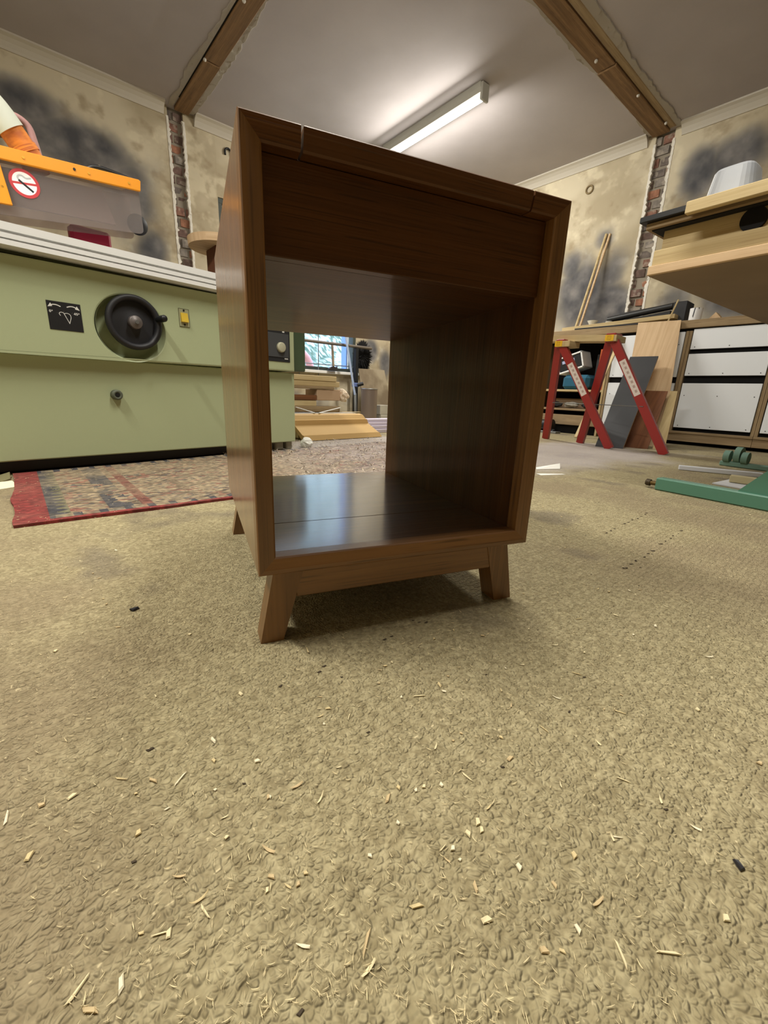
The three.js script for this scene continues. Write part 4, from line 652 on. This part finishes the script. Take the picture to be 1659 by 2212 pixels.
  // leaning boards
  { const b = thing('grey_leaning_board', 'dark grey faced board with pale edge leaning between the sawhorse legs', 'board'); const q = [[3.40, 0.0, -1.455], [3.45, 0.0, -1.270], [4.14, 0.716, -1.383], [4.09, 0.714, -1.585]]; mesh('core', uvTri(slab(q, 0.020), 0), M.ply, b); const V = q.map((p) => new THREE.Vector3(...p)), n = V[1].clone().sub(V[0]).cross(V[3].clone().sub(V[0])).normalize().multiplyScalar(0.002); mesh('grey_face', slab(V.map((v) => v.clone().add(n).toArray()), 0.002), std({ color: 0x3c3d40, roughness: 0.55 }), b); }
  single('ply_sheet', uvTri(slab([[3.90, 0, -1.50], [3.95, 0, -1.165], [4.342, 1.015, -1.335], [4.31, 1.018, -1.655]], 0.012), 1, nextOff()), M.ply, 'tall pale plywood sheet leaning on the white cupboards', 'board');
  single('brown_board', uvTri(slab([[3.585, 0, -1.40], [3.64, 0, -1.165], [4.02, 0.437, -1.225], [3.97, 0.437, -1.44]], 0.014), 1, nextOff()), std({ map: W.old, color: 0xc8957a, roughness: 0.75 }), 'short reddish brown board leaning in front of the plywood sheet', 'board');
  single('pale_board', uvTri(slab([[3.70, 0, -1.15], [3.74, 0, -1.08], [4.08, 0.44, -1.175], [4.05, 0.44, -1.215]], 0.012), 1, nextOff()), M.pine, 'narrow pale board leaning at the right edge of the brown board', 'board');
  single('pale_strip', uvTri(bar([3.95, 0.006, -1.88], [4.36, 0.90, -1.80], 0.03, 0.014)), M.pine, 'thin pale batten leaning at the open shelf side', 'batten');
}
// ---------------------------------------------------------------- big board table at the right edge
{
  const t = thing('work_table', 'thick plywood and pine work table with a black top seen from below', 'table', [1.703, 0, -0.65], R(-5));
  const u = (z) => z;   // local: x away from the camera, z along the front edge
  box(t, 'underside_panel', M.brownPly, [0, 1.36], [0.75, 0.779], [0.0, 1.4], { c: 0.002, g: 2 });
  box(t, 'ply_edge', M.ply, [-0.012, 0.0], [0.751, 0.779], [0.0, 1.4], { c: 0.002, g: 2 });
  box(t, 'edge_board', M.pine, [-0.004, 0.30], [0.7795, 0.826], [0.006, 1.4], { c: 0.002, g: 2 });
  box(t, 'recessed_board', M.pine, [0.03, 0.05], [0.8265, 0.8915], [0.012, 1.4], { c: 0.001, g: 2 });
  mesh('hole_disc', new THREE.CylinderGeometry(0.032, 0.032, 0.012, 36).rotateZ(Math.PI / 2).translate(0.026, 0.8595, 0.255), M.blackMatte, t);  // black disc stands in for the dark round hole in the board
  box(t, 'upper_board', M.old, [-0.012, 0.5], [0.892, 0.911], [-0.030, 1.4], { c: 0.002, g: 2 });
  box(t, 'shaded_underside', M.blackMatte, [0.0, 0.5], [0.8885, 0.8918], [-0.015, 1.4], { g: 2 });  // black sheet paints the shade on the underside of the upper board
  box(t, 'black_top', M.black, [-0.03, 1.38], [0.9115, 0.929], [-0.046, 1.4], { c: 0.002, g: 2 });
  box(t, 'front_batten', M.pine, [-0.052, -0.031], [0.896, 0.929], [0.098, 1.3], { c: 0.002, g: 2 });
  for (const [x, z] of [[1.15, 1.25], [0.25, 1.25], [1.15, 0.82], [0.25, 0.82]]) box(t, 'leg', M.old, [x, x + 0.09], [0, 0.75], [z, z + 0.09], { g: 1 });
  // upturned frosted tub
  const tub = thing('plastic_tub', 'upturned frosted clear plastic tub on the black table top', 'tub', [1.745, 0.929, -0.468], R(-5));
  const ring = (y, a, b) => { const o = []; const n = 40; for (let i = 0; i < n; i++) { const th = (i / n) * 6.2832, c = Math.cos(th), s = Math.sin(th), e = 4; const rr = 1 / Math.pow(Math.abs(c) ** e + Math.abs(s) ** e, 1 / e); o.push([c * rr * a, y, s * rr * b]); } return o; };
  const rings = [ring(0.0, 0.064, 0.064), ring(0.012, 0.064, 0.064), ring(0.014, 0.061, 0.061), ring(0.078, 0.051, 0.051), ring(0.085, 0.046, 0.046)], v = []; for (let k = 0; k < rings.length - 1; k++) for (let i = 0; i < 40; i++) { const j = (i + 1) % 40; v.push(...rings[k][i], ...rings[k + 1][i], ...rings[k + 1][j], ...rings[k][i], ...rings[k + 1][j], ...rings[k][j]); } const tp = rings[4]; for (let i = 0; i < 40; i++) v.push(0, 0.085, 0, ...tp[(i + 1) % 40], ...tp[i]);
  const tg = new THREE.BufferGeometry(); tg.setAttribute('position', new THREE.Float32BufferAttribute(v, 3)); tg.computeVertexNormals(); const fm = M.frost.clone(); fm.side = THREE.DoubleSide; mesh('shell', tg, fm, tub);
  mesh('rim', tube(ring(0.006, 0.065, 0.065).map((p) => p), 0.004, 80, 6, true), fm, tub);
}
// ---------------------------------------------------------------- green steel base at the right
{
  const j = thing('steel_stand_base', 'green painted steel stand base lying on the carpet', 'stand', [1.933, 0, -0.566], R(-8));
  box(j, 'front_rail', M.jack, [0, 0.05], [0.001, 0.050], [0, 0.50], { c: 0.004, g: 2 });
  mesh('rail_bolt', rod([0.025, 0.022, -0.03], [0.025, 0.022, 0.0], 0.009, 12), std({ color: 0x6a5632, metalness: 0.7, roughness: 0.4 }), j); mesh('bolt_nut', rod([0.025, 0.022, -0.045], [0.025, 0.022, -0.028], 0.014, 6), std({ color: 0x4b4030, metalness: 0.6, roughness: 0.5 }), j);
  mesh('gusset', uvTri(hexa([[0.02, 0.05, 0.265], [0.03, 0.05, 0.265], [0.03, 0.05, 0.44], [0.02, 0.05, 0.44], [0.02, 0.22, 0.40], [0.03, 0.22, 0.40], [0.03, 0.22, 0.49], [0.02, 0.22, 0.49]])), M.jack, j);
  mesh('brace_lip', uvTri(bar([0.04, 0.055, 0.39], [0.04, 0.14, 0.48], 0.03, 0.012)), M.jack, j);
  box(j, 'cross_rail', M.jack, [0.05, 1.23], [0.001, 0.028], [0.45, 0.50], { c: 0.004 });
  box(j, 'rear_rail', M.jackDull, [1.18, 1.23], [0.001, 0.028], [-0.21, 0.45], { c: 0.004, g: 2 });
  for (const [dx, dz, h] of [[-0.02, 0.0, 0.038], [0.0, 0.045, 0.052], [-0.02, 0.085, 0.038]]) { const g = new THREE.CylinderGeometry(h * 0.8, h * 0.8, 0.03, 28).rotateX(Math.PI / 2); g.scale(1, 1.1, 1); g.translate(1.205 + dx, 0.027 + h * 0.8, -0.178 + dz); mesh('pivot_lug', g, M.jackDull, j); }
  const wm = std({ color: 0xd3d5db, roughness: 0.5 });
  single('white_melamine_strip', uvTri(bar([2.68, 0.012, -0.69], [2.80, 0.012, -0.36], 0.035, 0.022)), wm, 'long white board strip lying behind the green stand base', 'strip');
  single('white_paper_sheet', hexa([[2.33, 0.001, -0.46], [2.60, 0.001, -0.42], [2.52, 0.001, -0.1], [2.25, 0.001, -0.12], [2.33, 0.006, -0.46], [2.60, 0.010, -0.42], [2.52, 0.006, -0.1], [2.25, 0.004, -0.12]]), wm, 'flat white sheet on the carpet inside the green stand base', 'sheet');
  single('foam_offcut', uvTri(bar([2.43, 0.024, -0.42], [2.46, 0.022, -0.16], 0.045, 0.03)), std({ color: 0xbcb08a, roughness: 0.9 }), 'beige offcut lying on the white sheet by the green stand base', 'offcut');
}
// ---------------------------------------------------------------- scraps, shavings and specks on the carpet
{
  single('paper_scrap', uvTri(slab([[1.93, 0.002, -1.09], [2.06, 0.002, -1.035], [2.10, 0.022, -1.06], [1.96, 0.006, -1.11]], 0.001)), M.paper, 'torn white paper scrap right behind the bedside cabinet', 'paper');
  single('paper_scrap', uvTri(slab([[1.80, 0.001, -0.99], [1.93, 0.001, -0.94], [1.92, 0.003, -0.95], [1.80, 0.005, -1.015]], 0.001)), M.paper, 'thin curled paper strip on the carpet right of the bedside cabinet', 'paper');
  single('cream_card', uvTri(slab([[-0.16, 0.002, -1.72], [-0.03, 0.002, -1.79], [-0.045, 0.010, -1.86], [-0.2, 0.008, -1.82]], 0.003)), std({ color: 0xe6e2c4, roughness: 0.8 }), 'cream card scrap beside the left end of the rug', 'card');
  single('rug_flap', uvTri(slab([[-0.075, 0.001, -1.90], [-0.05, 0.005, -1.93], [-0.05, 0.018, -1.995], [-0.09, 0.008, -1.98]], 0.004)), std({ color: 0x7a7452, roughness: 1 }), 'olive strip of cloth by the back left corner of the rug', 'cloth');
  const r = rng(2024);
  // shaving shapes
  const curl = (len, w, bend, twist) => { const n = 7, v = [], idx = []; for (let i = 0; i <= n; i++) { const t = i / n - 0.5, a = t * bend, R0 = len / Math.max(bend, 0.3); const x = Math.sin(a) * R0, y = (1 - Math.cos(a)) * R0, ww = w * (1 - Math.abs(t) * 0.9); v.push(x, y + twist * t * 0.3 * w, -ww / 2, x, y - twist * t * 0.3 * w + 0.0003, ww / 2, x, y + 0.0006, 0); } for (let i = 0; i < n; i++) { const o = i * 3; idx.push(o, o + 2, o + 3, o + 3, o + 2, o + 5, o + 2, o + 1, o + 5, o + 5, o + 1, o + 4); } const g = new THREE.BufferGeometry(); g.setAttribute('position', new THREE.Float32BufferAttribute(v, 3)); g.setIndex(idx); g.computeVertexNormals(); return g; };
  const chip = (l, w, h) => { const k = () => 0.7 + r() * 0.5; return hexa([[-l * k(), 0, -w * k()], [l * k(), 0, -w * 0.5 * k()], [l * k(), 0, w * k()], [-l * 0.6 * k(), 0, w * k()], [-l * k(), h, -w * 0.7 * k()], [l * 0.8 * k(), h * 0.7, -w * 0.4 * k()], [l * 0.8 * k(), h, w * 0.6 * k()], [-l * 0.5 * k(), h * 0.8, w * 0.8 * k()]]); };
  const kinds = [() => curl(0.016, 0.003, 1.2, 1), () => curl(0.012, 0.0028, 0.6, 2), () => curl(0.020, 0.0022, 2.2, 1), () => chip(0.0045, 0.0028, 0.0016), () => chip(0.0058, 0.002, 0.0014), () => chip(0.0035, 0.003, 0.0018), () => chip(0.009, 0.0013, 0.001)].map((f) => f());
  const tones = [0xe8daaf, 0xd9c594, 0xf0e6c6, 0xcdb68a].map((c) => std({ color: c, roughness: 0.85, side: THREE.DoubleSide }));
  const spots = [[0.140, -0.570], [-0.007, -0.631], [0.046, -0.230, 2], [0.149, -0.242, 2], [0.384, -0.056, 1], [0.277, -0.082, 5], [0.547, -0.069, 5], [0.240, -0.145], [0.196, -0.207, 4], [0.251, -0.436, 0], [0.044, -0.349, 4], [0.063, -0.336, 6], [0.124, -0.312, 5], [0.101, -0.362], [-0.012, -0.374, 3], [-0.041, -0.336, 3], [0.088, -0.164, 1], [-0.022, -0.228, 6], [0.113, -0.129, 0], [-0.003, -0.215, 4], [-0.018, -0.213, 4], [0.319, 0.004, 5], [0.242, -0.034, 6], [-0.054, -0.384, 6], [0.226, -0.144], [0.120, -0.140, 6], [1.484, -0.815, 3], [0.537, -0.238], [0.685, -0.091], [0.718, -0.168], [1.768, -0.231, 3], [0.702, -0.221], [0.342, -0.281], [0.308, -0.282], [0.316, -0.165], [0.266, -0.015, 6], [0.205, -0.066], [0.140, -0.266], [0.116, -0.986], [-0.032, -0.380], [0.148, -0.410], [0.438, -0.640], [0.378, -0.029], [0.190, -0.099], [0.159, -0.134], [0.259, -0.056], [0.097, -0.231], [0.024, -0.306], [0.507, -0.008], [0.236, -0.104]];
  const n0 = spots.length;
  // further ones scattered over the carpet in view, thinner with distance
  const fx = Math.sin(R(40.8)), fz = -Math.cos(R(40.8));
  while (spots.length < 190) { const d = 0.22 + Math.pow(r(), 1.5) * 1.5, a = (r() - 0.5) * 1.35, x = fx * d * Math.cos(a) - fz * d * Math.sin(a), z = fz * d * Math.cos(a) + fx * d * Math.sin(a); const lx = (x - 0.2047) * Math.cos(-CAB_TURN) + (z + 0.476) * Math.sin(-CAB_TURN) * -1; if (x > 0.1 && x < 0.75 && z < -0.36 && z > -1.1) continue; if (z < -1.2) continue; if (x > 1.85 && z > -0.75) continue; spots.push([x, z]); }
  spots.forEach(([x, z, k], i) => { const sc = (i < n0 ? 0.78 : 0.38 + r() * 0.28); const ki = k ?? [0, 3, 3, 4, 5, 5, 6, 1][Math.floor(r() * 8)], kk = ki < 3 ? 0 : ki < 6 ? 1 : 2; const m = single(['wood_shaving', 'wood_chip', 'wood_splinter'][kk], kinds[ki], tones[Math.floor(r() * tones.length)], ['small curled pale wood shaving lying on the beige carpet', 'small flat pale wood chip lying on the beige carpet', 'thin straight pale wood splinter lying on the beige carpet'][kk], 'wood shaving', [x, 0.0008, z], r() * 6.28, ['curled shavings on the carpet', 'flat wood chips on the carpet', 'wood splinters on the carpet'][kk]); m.scale.setScalar(sc); m.position.y = 0.001; });
  // fine sawdust fibres nobody could count
  const fib = curl(0.006, 0.0008, 0.8, 1), N = 9000, inst = new THREE.InstancedMesh(fib, std({ color: 0xe8dab2, roughness: 0.9, side: THREE.DoubleSide }), N), M4 = new THREE.Matrix4(), Q = new THREE.Quaternion(), cc = new THREE.Color();
  for (let i = 0; i < N; i++) { const d = 0.16 + Math.pow(r(), 1.6) * 3.2, a = (r() - 0.5) * 1.7, x = fx * d * Math.cos(a) - fz * d * Math.sin(a), z = fz * d * Math.cos(a) + fx * d * Math.sin(a); const s = 0.38 + r() * r() * 0.7; Q.setFromEuler(new THREE.Euler((r() - 0.5) * 0.5, r() * 6.28, (r() - 0.5) * 0.5)); M4.compose(new THREE.Vector3(x, 0.0015 + (z < -1.27 && z > -2.26 && x > -0.05 && x < 1.95 ? 0.007 : 0), z), Q, new THREE.Vector3(s, s, s * 0.9)); inst.setMatrixAt(i, M4); const t = 0.75 + r() * 0.4; inst.setColorAt(i, cc.setRGB(t, t * 0.97, t * 0.9)); }
  inst.name = 'sawdust_fibres'; inst.castShadow = inst.receiveShadow = true; tag(inst, 'fine pale sawdust fibres strewn over the carpet and rug', 'sawdust', null, 'stuff'); scene.add(inst);
  // shavings thick on the rug seen through the cabinet
  const N2 = 1500, in2 = new THREE.InstancedMesh(curl(0.028, 0.006, 1.6, 1), std({ color: 0xd3c6b4, roughness: 0.9, side: THREE.DoubleSide }), N2);
  for (let i = 0; i < N2; i++) { const x = 0.75 + r() * 1.4, z = -2.55 + r() * 1.15; Q.setFromEuler(new THREE.Euler((r() - 0.5) * 0.7, r() * 6.28, (r() - 0.5) * 0.7)); const s = 0.3 + r() * r() * 1.0; M4.compose(new THREE.Vector3(x, 0.009, z), Q, new THREE.Vector3(s, s, s)); in2.setMatrixAt(i, M4); const t = 0.55 + r() * 0.55; in2.setColorAt(i, cc.setRGB(t, t * 0.97, t * 0.93)); }
  in2.name = 'shavings_litter'; in2.castShadow = in2.receiveShadow = true; tag(in2, 'curled grey and pale shavings littering the rug behind the cabinet', 'shavings', null, 'stuff'); scene.add(in2);
  // dark specks
  const dm = std({ color: 0x1f1d22, roughness: 0.6 });
  single('dark_chip', chip(0.0066, 0.0042, 0.003), dm, 'dark chip on the carpet left of the cabinet front leg', 'chip', [0.094, 0.001, -0.692], 0.4);
  single('dark_chip', chip(0.0045, 0.0025, 0.002), dm, 'dark chip on the carpet at the right, near the bottom corner', 'chip', [0.369, 0.001, 0.002], 0.9);
  const specks = [[0.050, -0.388], [0.352, -0.396], [0.365, -0.396], [0.425, -0.400], [0.433, -0.393], [0.228, -0.276], [0.240, -0.390], [0.251, -0.396], [0.190, -0.395], [0.017, -0.285], [0.072, -0.139], [0.342, -0.281]].map(([x, z]) => [x, z, z > -0.3 ? 0.6 : 0.8]);
  for (let i = 0; i < 11; i++) { if (i !== 3) specks.push([1.15 + i * 0.034 + (r() - 0.5) * 0.012, -0.425 - i * 0.0015 + (r() - 0.5) * 0.006]); }
  for (let i = 0; i < 13; i++) { if (i !== 6) specks.push([0.93 + i * 0.036 + (r() - 0.5) * 0.012, -0.293 - i * 0.0015 + (r() - 0.5) * 0.006]); }
  for (let i = 0; i < 60; i++) { const d = 0.3 + r() * 1.6, a = (r() - 0.35) * 1.3; specks.push([fx * d * Math.cos(a) - fz * d * Math.sin(a), fz * d * Math.cos(a) + fx * d * Math.sin(a), 0.5]); }
  const in3 = new THREE.InstancedMesh(chip(0.0042, 0.0024, 0.0012), std({ color: 0x463b2d, roughness: 0.9 }), specks.length);
  specks.forEach(([x, z, k], i) => { Q.setFromEuler(new THREE.Euler(0, r() * 1.2 - 0.6, 0)); const s = (k ?? 1.3) * (0.5 + r() * 0.55); M4.compose(new THREE.Vector3(x, 0.0006, z), Q, new THREE.Vector3(s, s * 0.8, s)); in3.setMatrixAt(i, M4); });
  in3.name = 'dark_specks'; in3.castShadow = in3.receiveShadow = true; tag(in3, 'dark brown specks in short rows on the carpet', 'specks', null, 'stuff'); scene.add(in3);
}
scene.traverse((o) => { if (o.isMesh) { o.castShadow = true; o.receiveShadow = true; } });
renderer.render(scene, camera);
